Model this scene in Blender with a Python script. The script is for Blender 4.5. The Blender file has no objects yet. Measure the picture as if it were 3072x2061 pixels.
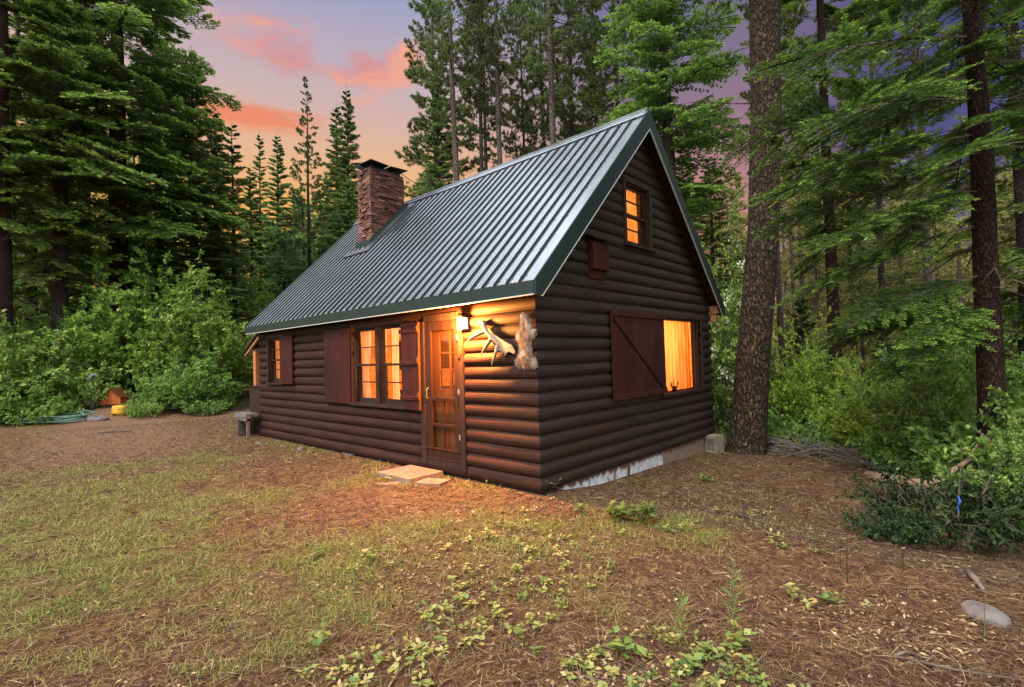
import bpy, bmesh, math, random
import numpy as np
from mathutils import Matrix, Vector
R_ = math.radians
scene = bpy.context.scene
C = scene.collection
rng = np.random.default_rng(7)

# ------------------------------------------------------------------ camera
CAM = np.array([3.8985, -4.671, 1.6269])
FOC = 1509.4529                     # focal length in pixels of a 3072 px wide frame
RT = np.array([[0.7352778677785461, 0.6771339409732227, -0.02925889842606907],
               [0.040633786429545245, -0.0009487093889248982, 0.9991736562534529],
               [0.6765466373838782, -0.7358591753403416, -0.028212080958332407]])
cam = bpy.data.cameras.new("camera")
cam.sensor_width = 36.0
cam.lens = 36.0 * FOC / 3072.0
cam.clip_start = 0.05
cam.clip_end = 2000
cam_o = bpy.data.objects.new("camera", cam)
M4 = Matrix(RT.T.tolist()).to_4x4()
M4.translation = Vector(CAM)
cam_o.matrix_world = M4
C.objects.link(cam_o)
scene.camera = cam_o

# ------------------------------------------------------------------ render settings
scene.view_settings.view_transform = 'Standard'
scene.view_settings.look = 'None'
scene.view_settings.exposure = 0.93
scene.view_settings.gamma = 1.0
cy = scene.cycles
cy.use_denoising = True
cy.max_bounces = 7
cy.diffuse_bounces = 4
cy.glossy_bounces = 3
cy.transmission_bounces = 4
cy.transparent_max_bounces = 8
cy.sample_clamp_indirect = 6.0
cy.caustics_reflective = False
cy.caustics_refractive = False

# ------------------------------------------------------------------ node helpers
class NT:
    def __init__(s, tree):
        s.t = tree; s.n = tree.nodes; s.l = tree.links
    def add(s, typ, **kw):
        n = s.n.new(typ)
        for k, v in kw.items(): setattr(n, k, v)
        return n
    def set(s, sock, v):
        if hasattr(v, 'is_output') or isinstance(v, bpy.types.NodeSocket): s.l.new(v, sock)
        elif isinstance(v, (tuple, list)):
            v = tuple(v)
            if len(sock.default_value) == 4 and len(v) == 3: v = v + (1,)
            sock.default_value = v
        else: sock.default_value = v
    def math(s, op, a, b=0.0, c=None, clamp=False):
        n = s.add('ShaderNodeMath', operation=op, use_clamp=clamp)
        s.set(n.inputs[0], a); s.set(n.inputs[1], b)
        if c is not None: s.set(n.inputs[2], c)
        return n.outputs[0]
    def dot(s, a, v):
        n = s.add('ShaderNodeVectorMath', operation='DOT_PRODUCT')
        s.set(n.inputs[0], a); n.inputs[1].default_value = v
        return n.outputs['Value']
    def step(s, x, a, b, lo=0.0, hi=1.0):
        n = s.add('ShaderNodeMapRange', interpolation_type='SMOOTHSTEP')
        s.set(n.inputs[0], x); n.inputs[1].default_value = a; n.inputs[2].default_value = b
        n.inputs[3].default_value = lo; n.inputs[4].default_value = hi
        return n.outputs[0]
    def mix(s, f, a, b, mode='MIX'):
        n = s.add('ShaderNodeMix', data_type='RGBA', blend_type=mode)
        s.set(n.inputs[0], f); s.set(n.inputs[6], a); s.set(n.inputs[7], b)
        return n.outputs[2]
    def ramp(s, x, stops, interp='LINEAR'):
        n = s.add('ShaderNodeValToRGB')
        s.set(n.inputs[0], x)
        cr = n.color_ramp; cr.interpolation = interp
        while len(cr.elements) < len(stops): cr.elements.new(0.5)
        for e, (p, c) in zip(cr.elements, stops):
            e.position = p; e.color = tuple(c) + (1,) if len(c) == 3 else c
        return n.outputs[0]
    def noise(s, vec, scale, detail=3, rough=0.55, dist=0.0):
        n = s.add('ShaderNodeTexNoise')
        if vec is not None: s.l.new(vec, n.inputs['Vector'])
        n.inputs['Scale'].default_value = scale; n.inputs['Detail'].default_value = detail
        n.inputs['Roughness'].default_value = rough; n.inputs['Distortion'].default_value = dist
        return n.outputs[0]
    def mapping(s, vec, scale=(1, 1, 1), loc=(0, 0, 0), rot=(0, 0, 0)):
        n = s.add('ShaderNodeMapping')
        s.l.new(vec, n.inputs[0]); n.inputs['Scale'].default_value = scale
        n.inputs['Location'].default_value = loc; n.inputs['Rotation'].default_value = rot
        return n.outputs[0]

def lin(r, g, b):
    f = lambda c: (c / 255 / 12.92) if c <= 10 else ((c / 255 + 0.055) / 1.055) ** 2.4
    return (f(r), f(g), f(b))

# ------------------------------------------------------------------ sky
world = bpy.data.worlds.new("World")
scene.world = world
world.use_nodes = True
w = NT(world.node_tree); w.n.clear()
tc = w.add('ShaderNodeTexCoord')
D = tc.outputs['Generated']
sep = w.add('ShaderNodeSeparateXYZ'); w.l.new(D, sep.inputs[0])
z = sep.outputs[2]
fw = w.dot(D, (-0.677, 0.736, 0.0))          # towards the sunset valley
sd = w.dot(D, (0.736, 0.677, 0.0))           # towards the dark side of the dusk
# sunset gradient by elevation
left = w.ramp(z, [(0.0, lin(250, 180, 84)), (0.27, lin(246, 180, 98)), (0.36, lin(234, 184, 146)),
                  (0.45, lin(206, 180, 180)), (0.52, lin(186, 174, 190)), (0.60, lin(152, 158, 196)), (0.75, lin(150, 158, 190))])
right = w.ramp(z, [(0.0, lin(226, 160, 120)), (0.22, lin(212, 146, 128)), (0.33, lin(182, 130, 138)),
                   (0.46, lin(134, 118, 142)), (0.58, lin(112, 110, 144)), (0.75, lin(92, 98, 144))])
far = w.ramp(z, [(0.0, lin(150, 120, 140)), (0.3, lin(86, 84, 132)), (0.6, lin(58, 66, 124)), (0.8, lin(56, 64, 120))])
g1 = w.mix(w.step(sd, -0.12, 0.24), left, right)
g2 = w.mix(w.step(sd, 0.36, 0.60), g1, far)
# clouds (domain: side / elevation, stretched sideways)
cmb = w.add('ShaderNodeCombineXYZ'); w.l.new(sd, cmb.inputs[0]); w.l.new(z, cmb.inputs[1])
cv = cmb.outputs[0]
n1 = w.noise(w.mapping(cv, (7, 15, 1), (1.3, 0.2, 0)), 1.0, 5, 0.6, 0.6)
n2 = w.noise(w.mapping(cv, (4, 24, 1), (4.1, 2.2, 0)), 1.0, 5, 0.6, 0.4)
def blob(cx, cz, rx, rz, rot=0.0):
    a = w.math('SUBTRACT', sd, cx); b = w.math('SUBTRACT', w.math('SUBTRACT', z, cz), w.math('MULTIPLY', a, rot))
    a = w.math('DIVIDE', a, rx); b = w.math('DIVIDE', b, rz)
    r = w.math('SQRT', w.math('ADD', w.math('MULTIPLY', a, a), w.math('MULTIPLY', b, b)))
    return w.math('SUBTRACT', 1.0, r)
b1 = w.math('MAXIMUM', blob(-0.345, 0.497, 0.10, 0.050, 0.05), blob(-0.235, 0.497, 0.10, 0.042, 0.1))
m1 = w.step(w.math('ADD', b1, w.math('MULTIPLY', w.math('SUBTRACT', n1, 0.5), 3.2)), 0.02, 0.85)
b2 = blob(-0.41, 0.405, 0.14, 0.034, -0.10)
m2 = w.step(w.math('ADD', b2, w.math('MULTIPLY', w.math('SUBTRACT', n2, 0.5), 2.6)), 0.1, 1.0)
m3 = w.step(n2, 0.52, 0.75, 0.0, 0.22)
cc1 = w.mix(w.step(n1, 0.42, 0.66), lin(214, 146, 150), lin(255, 170, 134))
cc2 = w.mix(w.step(z, 0.36, 0.41), lin(255, 164, 74), lin(236, 142, 112))
s1 = w.mix(m3, g2, lin(232, 150, 138))
s1 = w.mix(w.step(sd, 0.0, 0.3), s1, g2)
s2 = w.mix(m2, s1, cc2)
s3 = w.mix(w.math('MULTIPLY', m1, 0.9), s2, cc1)
# the rest of the sky: a bright, even cloud cover overhead and behind
sunset_m = w.math('MULTIPLY', w.step(fw, -0.05, 0.30), w.step(z, 0.62, 0.80, 1.0, 0.0))
cover = w.mix(w.step(w.noise(D, 3.0, 4), 0.35, 0.7), (0.98, 1.02, 1.10), (1.22, 1.22, 1.22))
cover = w.mix(w.step(z, -0.02, 0.30), (1.2, 1.2, 1.2), cover)
dusk = w.mix(1.0, s3, (0.525, 0.525, 0.525), 'MULTIPLY')
sky = w.mix(sunset_m, cover, dusk)
bg = w.add('ShaderNodeBackground'); w.l.new(sky, bg.inputs[0]); bg.inputs[1].default_value = 1.0
wo = w.add('ShaderNodeOutputWorld'); w.l.new(bg.outputs[0], wo.inputs[0])

# ------------------------------------------------------------------ soft daylight through the cloud
sun = bpy.data.lights.new("sun", 'SUN')
sun.energy = 3.0; sun.angle = R_(25); sun.color = (1.0, 0.95, 0.87)
sun_o = bpy.data.objects.new("sun", sun)
sun_o.rotation_euler = Vector((-0.04, 0.62, -0.78)).to_track_quat('-Z', 'Y').to_euler()
sun_o.location = (10, -10, 30)
C.objects.link(sun_o)

# ------------------------------------------------------------------ materials
MATS = {}
def mat(name, col=(0.5, 0.5, 0.5), rough=0.7, metal=0.0, spec=0.4):
    m = bpy.data.materials.new(name); m.use_nodes = True
    t = NT(m.node_tree); t.n.clear()
    out = t.add('ShaderNodeOutputMaterial'); p = t.add('ShaderNodeBsdfPrincipled')
    t.l.new(p.outputs[0], out.inputs[0])
    t.set(p.inputs['Base Color'], col); p.inputs['Roughness'].default_value = rough
    p.inputs['Metallic'].default_value = metal; p.inputs['Specular IOR Level'].default_value = spec
    t.p = p; t.out = out
    tcn = t.add('ShaderNodeTexCoord'); t.obj = tcn.outputs['Object']
    gn = t.add('ShaderNodeNewGeometry'); t.pos = gn.outputs['Position']; t.nrm = gn.outputs['Normal']
    MATS[name] = m
    return m, t
def bump(t, h, strength=0.5, dist=0.01):
    b = t.add('ShaderNodeBump'); b.inputs['Strength'].default_value = strength; b.inputs['Distance'].default_value = dist
    t.l.new(h, b.inputs['Height']); t.l.new(b.outputs[0], t.p.inputs['Normal'])
def wood(name, dark, light, along='x', rough=0.6, scale=1.0, blotch=None, spec=0.12):
    m, t = mat(name, dark, rough, spec=spec)
    k = {'x': (1.2, 26, 26), 'y': (26, 1.2, 26), 'z': (26, 26, 1.2)}[along]
    k = tuple(a * scale for a in k)
    g = t.noise(t.mapping(t.pos, k), 1.0, 4, 0.6, 0.3)
    big = t.noise(t.pos, 1.1 * scale, 3)
    c = t.mix(t.step(g, 0.3, 0.72), dark, light)
    if blotch: c = t.mix(t.step(big, 0.46, 0.72, 0, 0.8), c, blotch)
    if name.startswith('log'):
        kk = (1.6, 55, 55) if along == 'x' else (55, 1.6, 55)
        crk = t.noise(t.mapping(t.pos, kk, (3.1, 1.7, 0.4)), 1.0, 2, 0.5, 0.5)
        where = t.noise(t.pos, 2.3, 2)
        cm = t.math('MULTIPLY', t.step(crk, 0.62, 0.68), t.step(where, 0.48, 0.58))
        c = t.mix(t.math('MULTIPLY', cm, 0.75), c, (0.008, 0.005, 0.004))
        worn = t.math('MULTIPLY', t.step(t.noise(t.mapping(t.pos, (3, 3, 9)), 1.0, 5, 0.7), 0.60, 0.72), 0.40)
        c = t.mix(worn, c, tuple(v * 2.0 + 0.006 for v in light))
        g = t.math('SUBTRACT', g, t.math('MULTIPLY', cm, 1.5))
        vk = t.add('ShaderNodeTexVoronoi', feature='F1'); t.l.new(t.mapping(t.pos, (1.5, 1.5, 5.9)), vk.inputs['Vector']); vk.inputs['Scale'].default_value = 1.0
        c = t.mix(t.step(vk.outputs['Distance'], 0.10, 0.03, 0.0, 0.7), c, (0.010, 0.006, 0.005))
    t.set(t.p.inputs['Base Color'], c)
    bump(t, g, 0.35, 0.004)
    return m
M_LOGF = wood('log_stain_front', (0.021, 0.0085, 0.0056), (0.038, 0.0150, 0.0094), 'x', 0.66, 1.0, (0.017, 0.0074, 0.0052), 0.14)
M_LOGG = wood('log_stain_gable', (0.018, 0.0116, 0.0092), (0.032, 0.0208, 0.0165), 'y', 0.62, 1.0, (0.029, 0.0130, 0.0098), 0.2)
M_TRIM = wood('dark_trim', (0.020, 0.0110, 0.0085), (0.038, 0.0205, 0.0155), 'z', 0.6)
M_SHUT = wood('red_shutter', (0.030, 0.0080, 0.0070), (0.054, 0.0135, 0.0115), 'z', 0.6, 1.0, (0.021, 0.0076, 0.0066))
M_PINE = wood('inside_pine', (0.36, 0.175, 0.055), (0.52, 0.29, 0.10), 'x', 0.6, 0.6)
M_DOORW = wood('door_wood', (0.050, 0.018, 0.0075), (0.085, 0.030, 0.012), 'z', 0.5)
M_DOORD = wood('dark_door_wood', (0.020, 0.0085, 0.0055), (0.036, 0.015, 0.009), 'z', 0.5)
M_RAFT = wood('rafter_wood', (0.22, 0.10, 0.05), (0.34, 0.17, 0.08), 'y', 0.65)
M_GREYW = wood('grey_weathered_wood', (0.075, 0.062, 0.058), (0.16, 0.138, 0.13), 'x', 0.85)
M_DARK = mat('near_black', (0.012, 0.009, 0.008), 0.9)[0]  # plain near-black for wall backing, sill beam and wire
M_POST = wood('porch_post_wood', (0.30, 0.10, 0.04), (0.42, 0.16, 0.06), 'z', 0.6)

def roof_mat():
    m, t = mat('painted_metal_roof', (0.05, 0.07, 0.07), 0.28, 0.0, 0.9)
    n = t.noise(t.pos, 2.2, 4); f = t.noise(t.pos, 60, 2)
    st = t.noise(t.mapping(t.pos, (30, 2.5, 2.5)), 1.0, 4)
    t.set(t.p.inputs['Base Color'], t.mix(t.step(st, 0.4, 0.75), (0.37, 0.40, 0.435), (0.47, 0.50, 0.535)))
    t.set(t.p.inputs['Roughness'], t.step(n, 0.3, 0.7, 0.14, 0.26))
    t.p.inputs['Metallic'].default_value = 0.95
    bump(t, f, 0.05, 0.002)
    return m
M_ROOF = roof_mat()
M_RIB = mat('rib_shade_tone', (0.010, 0.015, 0.018), 0.5, 0.0, 0.15)[0]  # shading of the roof ribs put into their colour, darker than the pans
def green_mat():
    m, t = mat('green_trim_metal', (0.012, 0.045, 0.038), 0.45, 0.0, 0.35)
    n = t.noise(t.pos, 3, 3)
    t.set(t.p.inputs['Base Color'], t.mix(n, (0.0035, 0.0125, 0.0100), (0.0065, 0.021, 0.018)))
    bump(t, t.noise(t.pos, 5, 2), 0.25, 0.02)
    return m
M_GREEN = green_mat()
M_EDGE = mat('pale_drip_edge', (0.42, 0.42, 0.40), 0.5)[0]
M_CAPM = mat('chimney_cap_metal', (0.018, 0.020, 0.024), 0.45, 0.6)[0]
M_SCREW = mat('screw_head', (0.02, 0.03, 0.03), 0.5)[0]

def brick_mat():
    m, t = mat('rough_red_brick', (0.3, 0.1, 0.07), 0.9)
    a = t.add('ShaderNodeAttribute', attribute_name='tint').outputs['Fac']
    c = t.ramp(a, [(0, (0.045, 0.018, 0.013)), (0.4, (0.095, 0.037, 0.026)), (0.75, (0.140, 0.058, 0.041)), (0.9, (0.19, 0.09, 0.065)), (1, (0.22, 0.13, 0.095))])
    n = t.noise(t.pos, 24, 4)
    c = t.mix(t.step(n, 0.45, 0.75, 0, 0.6), c, (0.10, 0.045, 0.035))
    t.set(t.p.inputs['Base Color'], c); bump(t, t.noise(t.pos, 60, 4), 0.6, 0.01)
    return m
M_BRICK = brick_mat()
M_MORTAR = mat('mortar', (0.03, 0.018, 0.014), 0.95)[0]
def found_mat():
    m, t = mat('peeling_foundation', (0.5, 0.5, 0.5), 0.85)
    sp = t.add('ShaderNodeSeparateXYZ'); t.l.new(t.pos, sp.inputs[0])
    sec = t.step(sp.outputs[1], 3.18, 3.22)
    white = t.mix(t.step(t.noise(t.pos, 9, 5), 0.40, 0.62), (0.60, 0.60, 0.61), (0.40, 0.40, 0.42))
    white = t.mix(t.step(t.noise(t.mapping(t.pos, (1, 4.5, 1.6)), 1.0, 5, 0.62), 0.55, 0.62), white, (0.11, 0.042, 0.026))
    tan = t.mix(t.noise(t.mapping(t.pos, (1, 14, 2)), 1.0, 4), (0.17, 0.11, 0.078), (0.27, 0.19, 0.14))
    c = t.mix(sec, white, tan)
    up = t.math('ADD', sp.outputs[2], t.math('MULTIPLY', t.noise(t.mapping(t.pos, (1, 11, 4)), 1.0, 5), 0.22))
    c = t.mix(t.step(up, 0.030, 0.085), c, (0.10, 0.04, 0.028))
    t.set(t.p.inputs['Base Color'], c); bump(t, t.noise(t.pos, 30, 4), 0.4, 0.01)
    return m
M_FOUND = found_mat()
def stone(name, a, b, sc=12, r=0.9):
    m, t = mat(name, a, r)
    t.set(t.p.inputs['Base Color'], t.mix(t.step(t.noise(t.pos, sc, 5), 0.3, 0.7), a, b))
    bump(t, t.noise(t.pos, sc * 4, 4), 0.5, 0.01)
    return m
M_CONC = stone('concrete_block', (0.13, 0.115, 0.08), (0.24, 0.215, 0.17))
M_PAVER = stone('buff_paver', (0.15, 0.098, 0.070), (0.215, 0.148, 0.108), 8)
M_ROCK = stone('grey_rock', (0.055, 0.047, 0.047), (0.125, 0.11, 0.11), 7)
M_YELLOW = stone('yellow_plastic', (0.42, 0.20, 0.012), (0.50, 0.27, 0.02), 5, 0.6)
M_ORANGE = wood('orange_painted_wood', (0.24, 0.062, 0.018), (0.30, 0.088, 0.026), 'z', 0.7)
M_PIPE = stone('galvanised_pipe', (0.075, 0.088, 0.09), (0.13, 0.145, 0.145), 8, 0.5)
M_HOSE = stone('green_hose', (0.055, 0.13, 0.10), (0.09, 0.19, 0.15), 9, 0.5)
M_BLUE = mat('blue_ribbon', (0.04, 0.10, 0.42), 0.6)[0]
M_BONE = stone('antler_bone', (0.090, 0.068, 0.050), (0.165, 0.137, 0.108), 7, 0.6)
def pelt_mat():
    m, t = mat('pelt_fur', (0.5, 0.4, 0.3), 0.95, spec=0.1)
    n = t.noise(t.mapping(t.pos, (10, 10, 8)), 1.0, 4, 0.65); f = t.noise(t.mapping(t.pos, (90, 90, 30)), 1.0, 3)
    c = t.ramp(n, [(0.34, (0.040, 0.024, 0.015)), (0.45, (0.095, 0.066, 0.046)), (0.56, (0.21, 0.175, 0.14)), (0.68, (0.30, 0.275, 0.24))])
    t.set(t.p.inputs['Base Color'], t.mix(t.step(f, 0.35, 0.7, 0, 0.5), c, (0.22, 0.15, 0.10)))
    return m
M_PELT = pelt_mat()
M_LIGHTHOUSE = mat('lamp_metal', (0.05, 0.04, 0.03), 0.4, 0.7)[0]

def emit_mat(name, col, s):
    m = bpy.data.materials.new(name); m.use_nodes = True
    t = NT(m.node_tree); t.n.clear()
    o = t.add('ShaderNodeOutputMaterial'); e = t.add('ShaderNodeEmission')
    e.inputs[0].default_value = col + (1,); e.inputs[1].default_value = s
    t.l.new(e.outputs[0], o.inputs[0]); return m
M_BULB = emit_mat('lamp_glow', (1.0, 0.80, 0.45), 7.0)
M_BULBIN = emit_mat('shade_glow', (1.0, 0.72, 0.30), 2.2)

def glass_mat():
    m = bpy.data.materials.new('window_glass'); m.use_nodes = True
    t = NT(m.node_tree); t.n.clear()
    o = t.add('ShaderNodeOutputMaterial'); tr = t.add('ShaderNodeBsdfTransparent'); gl = t.add('ShaderNodeBsdfGlossy')
    gl.inputs['Roughness'].default_value = 0.02
    fr = t.add('ShaderNodeFresnel'); fr.inputs[0].default_value = 1.45
    mx = t.add('ShaderNodeMixShader')
    t.l.new(fr.outputs[0], mx.inputs[0]); t.l.new(tr.outputs[0], mx.inputs[1]); t.l.new(gl.outputs[0], mx.inputs[2])
    t.l.new(mx.outputs[0], o.inputs[0]); return m
M_GLASS = glass_mat()
def screen_mat():
    m = bpy.data.materials.new('door_screen'); m.use_nodes = True
    t = NT(m.node_tree); t.n.clear()
    o = t.add('ShaderNodeOutputMaterial'); tr = t.add('ShaderNodeBsdfTransparent'); d = t.add('ShaderNodeBsdfDiffuse')
    d.inputs[0].default_value = (0.06, 0.03, 0.015, 1)
    mx = t.add('ShaderNodeMixShader'); mx.inputs[0].default_value = 0.14
    t.l.new(tr.outputs[0], mx.inputs[1]); t.l.new(d.outputs[0], mx.inputs[2]); t.l.new(mx.outputs[0], o.inputs[0]); return m
M_SCREEN = screen_mat()
def cloth_mat(name, a, b, axis='x'):
    m, t = mat(name, a, 0.9, spec=0.1)
    k = {'x': (22, 1, 1.0), 'y': (1, 16, 1.0)}[axis]
    g = t.noise(t.mapping(t.pos, k), 1.0, 4, 0.6)
    c = t.mix(t.step(g, 0.3, 0.7), a, b)
    d = t.add('ShaderNodeBsdfDiffuse'); tl = t.add('ShaderNodeBsdfTranslucent'); mx = t.add('ShaderNodeMixShader')
    t.l.new(c, d.inputs[0]); t.l.new(c, tl.inputs[0]); mx.inputs[0].default_value = 0.5
    t.l.new(d.outputs[0], mx.inputs[1]); t.l.new(tl.outputs[0], mx.inputs[2]); t.l.new(mx.outputs[0], t.out.inputs[0])
    return m
M_CURT = cloth_mat('cream_curtain', (0.66, 0.52, 0.34), (0.85, 0.72, 0.52), 'x')
M_CURTY = cloth_mat('cream_curtain_wide', (0.60, 0.38, 0.18), (0.82, 0.58, 0.30), 'y')

def leaf_mat(name, stops, trans=0.3, gloss=0.02, hue=0.03, val=0.35):
    m = bpy.data.materials.new(name); m.use_nodes = True
    t = NT(m.node_tree); t.n.clear()
    o = t.add('ShaderNodeOutputMaterial')
    a = t.add('ShaderNodeAttribute', attribute_name='tint').outputs['Fac']
    oi = t.add('ShaderNodeObjectInfo').outputs['Random']
    c = t.ramp(a, stops)
    hs = t.add('ShaderNodeHueSaturation')
    t.set(hs.inputs['Hue'], t.math('MULTIPLY_ADD', oi, hue, 0.5 - hue / 2))
    t.set(hs.inputs['Value'], t.math('MULTIPLY_ADD', oi, val, 1.0 - val / 2))
    t.l.new(c, hs.inputs['Color']); c = hs.outputs[0]
    d = t.add('ShaderNodeBsdfDiffuse'); tl = t.add('ShaderNodeBsdfTranslucent'); gl = t.add('ShaderNodeBsdfGlossy')
    gl.inputs['Roughness'].default_value = 0.6
    t.l.new(c, d.inputs[0]); t.l.new(c, tl.inputs[0])
    m1 = t.add('ShaderNodeMixShader'); m1.inputs[0].default_value = trans
    m2 = t.add('ShaderNodeMixShader'); m2.inputs[0].default_value = gloss
    t.l.new(d.outputs[0], m1.inputs[1]); t.l.new(tl.outputs[0], m1.inputs[2])
    t.l.new(m1.outputs[0], m2.inputs[1]); t.l.new(gl.outputs[0], m2.inputs[2]); t.l.new(m2.outputs[0], o.inputs[0])
    return m
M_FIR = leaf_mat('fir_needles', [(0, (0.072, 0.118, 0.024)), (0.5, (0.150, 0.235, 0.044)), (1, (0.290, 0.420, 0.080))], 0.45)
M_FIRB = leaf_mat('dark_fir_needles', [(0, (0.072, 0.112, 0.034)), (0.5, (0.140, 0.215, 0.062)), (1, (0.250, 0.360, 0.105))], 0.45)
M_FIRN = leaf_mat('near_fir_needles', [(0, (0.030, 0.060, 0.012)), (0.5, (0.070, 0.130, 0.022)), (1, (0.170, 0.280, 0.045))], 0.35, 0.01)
M_PINEN = leaf_mat('pine_needles', [(0, (0.070, 0.092, 0.030)), (0.6, (0.125, 0.165, 0.050)), (1, (0.210, 0.245, 0.078))], 0.40)
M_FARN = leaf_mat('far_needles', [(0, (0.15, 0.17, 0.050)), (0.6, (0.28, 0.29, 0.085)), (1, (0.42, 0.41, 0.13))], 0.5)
M_LEAF = leaf_mat('shrub_leaves', [(0, (0.10, 0.175, 0.026)), (0.5, (0.195, 0.315, 0.046)), (0.9, (0.280, 0.410, 0.065)), (1, (0.34, 0.44, 0.11))], 0.40, 0.03)
M_LEAFD = leaf_mat('deep_green_leaves', [(0, (0.085, 0.150, 0.026)), (0.5, (0.165, 0.270, 0.044)), (1, (0.270, 0.390, 0.075))], 0.40, 0.03)
M_LEAFB = leaf_mat('bright_leaves', [(0, (0.18, 0.27, 0.030)), (0.6, (0.31, 0.44, 0.050)), (1, (0.42, 0.54, 0.085))], 0.4)
M_LEAFK = leaf_mat('wilted_dark_leaves', [(0, (0.014, 0.026, 0.008)), (0.6, (0.030, 0.056, 0.014)), (0.92, (0.055, 0.090, 0.026)), (1, (0.12, 0.16, 0.07))], 0.2, 0.01)
M_FLOWER = leaf_mat('white_blossom', [(0, (0.60, 0.57, 0.46)), (1, (0.80, 0.78, 0.70))], 0.3, 0.0, 0, 0.05)
M_GRASS = leaf_mat('grass_blades', [(0, (0.080, 0.140, 0.022)), (0.5, (0.165, 0.210, 0.040)), (0.75, (0.24, 0.215, 0.060)), (1, (0.33, 0.25, 0.09))], 0.3, 0.03, 0, 0)
M_STRAW = leaf_mat('needle_litter', [(0, (0.028, 0.014, 0.010)), (0.45, (0.080, 0.042, 0.024)), (0.8, (0.170, 0.105, 0.056)), (1, (0.36, 0.27, 0.165))], 0.1, 0.03, 0, 0)
M_DRYL = leaf_mat('dry_leaves', [(0, (0.12, 0.06, 0.032)), (0.35, (0.24, 0.155, 0.085)), (0.8, (0.40, 0.31, 0.18)), (1, (0.38, 0.34, 0.10))], 0.2, 0.03, 0, 0)
M_WEED = leaf_mat('weed_leaves', [(0, (0.070, 0.130, 0.028)), (0.45, (0.150, 0.225, 0.048)), (0.75, (0.27, 0.29, 0.075)), (1, (0.40, 0.34, 0.13))], 0.35, 0.04, 0.02, 0.2)

def bark(name, a, b, crack, sc=1.0, lichen=None, stretch=0.28):
    m, t = mat(name, a, 0.95, spec=0.15)
    v = t.add('ShaderNodeTexVoronoi', feature='DISTANCE_TO_EDGE')
    dv = t.add('ShaderNodeVectorMath', operation='ADD')
    nn = t.add('ShaderNodeTexNoise'); nn.inputs['Scale'].default_value = 9 * sc
    t.l.new(t.pos, nn.inputs['Vector'])
    sc3 = t.add('ShaderNodeVectorMath', operation='SCALE'); sc3.inputs['Scale'].default_value = 0.10 / sc
    t.l.new(nn.outputs['Color'], sc3.inputs[0]); t.l.new(t.pos, dv.inputs[0]); t.l.new(sc3.outputs[0], dv.inputs[1])
    t.l.new(t.mapping(dv.outputs[0], (20 * sc, 20 * sc, 20 * sc * stretch)), v.inputs['Vector']); v.inputs['Scale'].default_value = 1.0
    e = t.step(v.outputs['Distance'], 0.02, 0.22)
    n = t.noise(t.pos, 14 * sc, 5, 0.65)
    c = t.mix(t.step(n, 0.3, 0.7), a, b)
    c = t.mix(t.math('MULTIPLY', t.math('SUBTRACT', 1.0, e), 0.8), c, crack)
    if lichen: c = t.mix(t.step(t.noise(t.mapping(t.pos, (17, 17, 11)), 1.0, 4, 0.6), 0.60, 0.68, 0, 0.85), c, lichen)
    t.set(t.p.inputs['Base Color'], c)
    h = t.math('ADD', e, t.math('MULTIPLY', n, 0.5)); bump(t, h, 1.0, 0.03 / sc)
    return m
M_BARK = bark('big_pine_bark', (0.030, 0.019, 0.0125), (0.080, 0.055, 0.037), (0.008, 0.0055, 0.004), 1.0, (0.17, 0.135, 0.055))
M_BARKR = bark('red_bark', (0.024, 0.0125, 0.0095), (0.058, 0.031, 0.023), (0.007, 0.0045, 0.004), 1.6)
M_BARKG = bark('grey_bark', (0.095, 0.076, 0.066), (0.18, 0.145, 0.125), (0.03, 0.024, 0.021), 1.4)
M_BARKD = bark('dark_bark', (0.040, 0.032, 0.028), (0.085, 0.066, 0.056), (0.015, 0.012, 0.011), 1.5)
M_TWIG = stone('twig_bark', (0.045, 0.034, 0.028), (0.10, 0.075, 0.06), 8)
M_DEAD = stone('dead_grey_wood', (0.060, 0.049, 0.044), (0.14, 0.12, 0.105), 8)
M_LOGTAN = stone('peeled_branch', (0.16, 0.10, 0.065), (0.27, 0.185, 0.125), 8)

# ------------------------------------------------------------------ tags and builders
def tag(o, label=None, cat=None, group=None, kind=None):
    if label: o['label'] = label
    if cat: o['category'] = cat
    if group: o['group'] = group
    if kind: o['kind'] = kind
    return o
def empty(name, loc=(0, 0, 0), rz=0.0):
    o = bpy.data.objects.new(name, None); C.objects.link(o)
    o.location = loc; o.rotation_euler = (0, 0, rz); o.empty_display_size = 0.3
    return o
def link(name, me, parent=None):
    o = bpy.data.objects.new(name, me); C.objects.link(o)
    if parent is not None: o.parent = parent
    return o
def copy_tree(o, parent=None):
    c = o.copy(); C.objects.link(c)
    if parent is not None: c.parent = parent
    for ch in list(o.children): copy_tree(ch, c)
    return c

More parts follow.
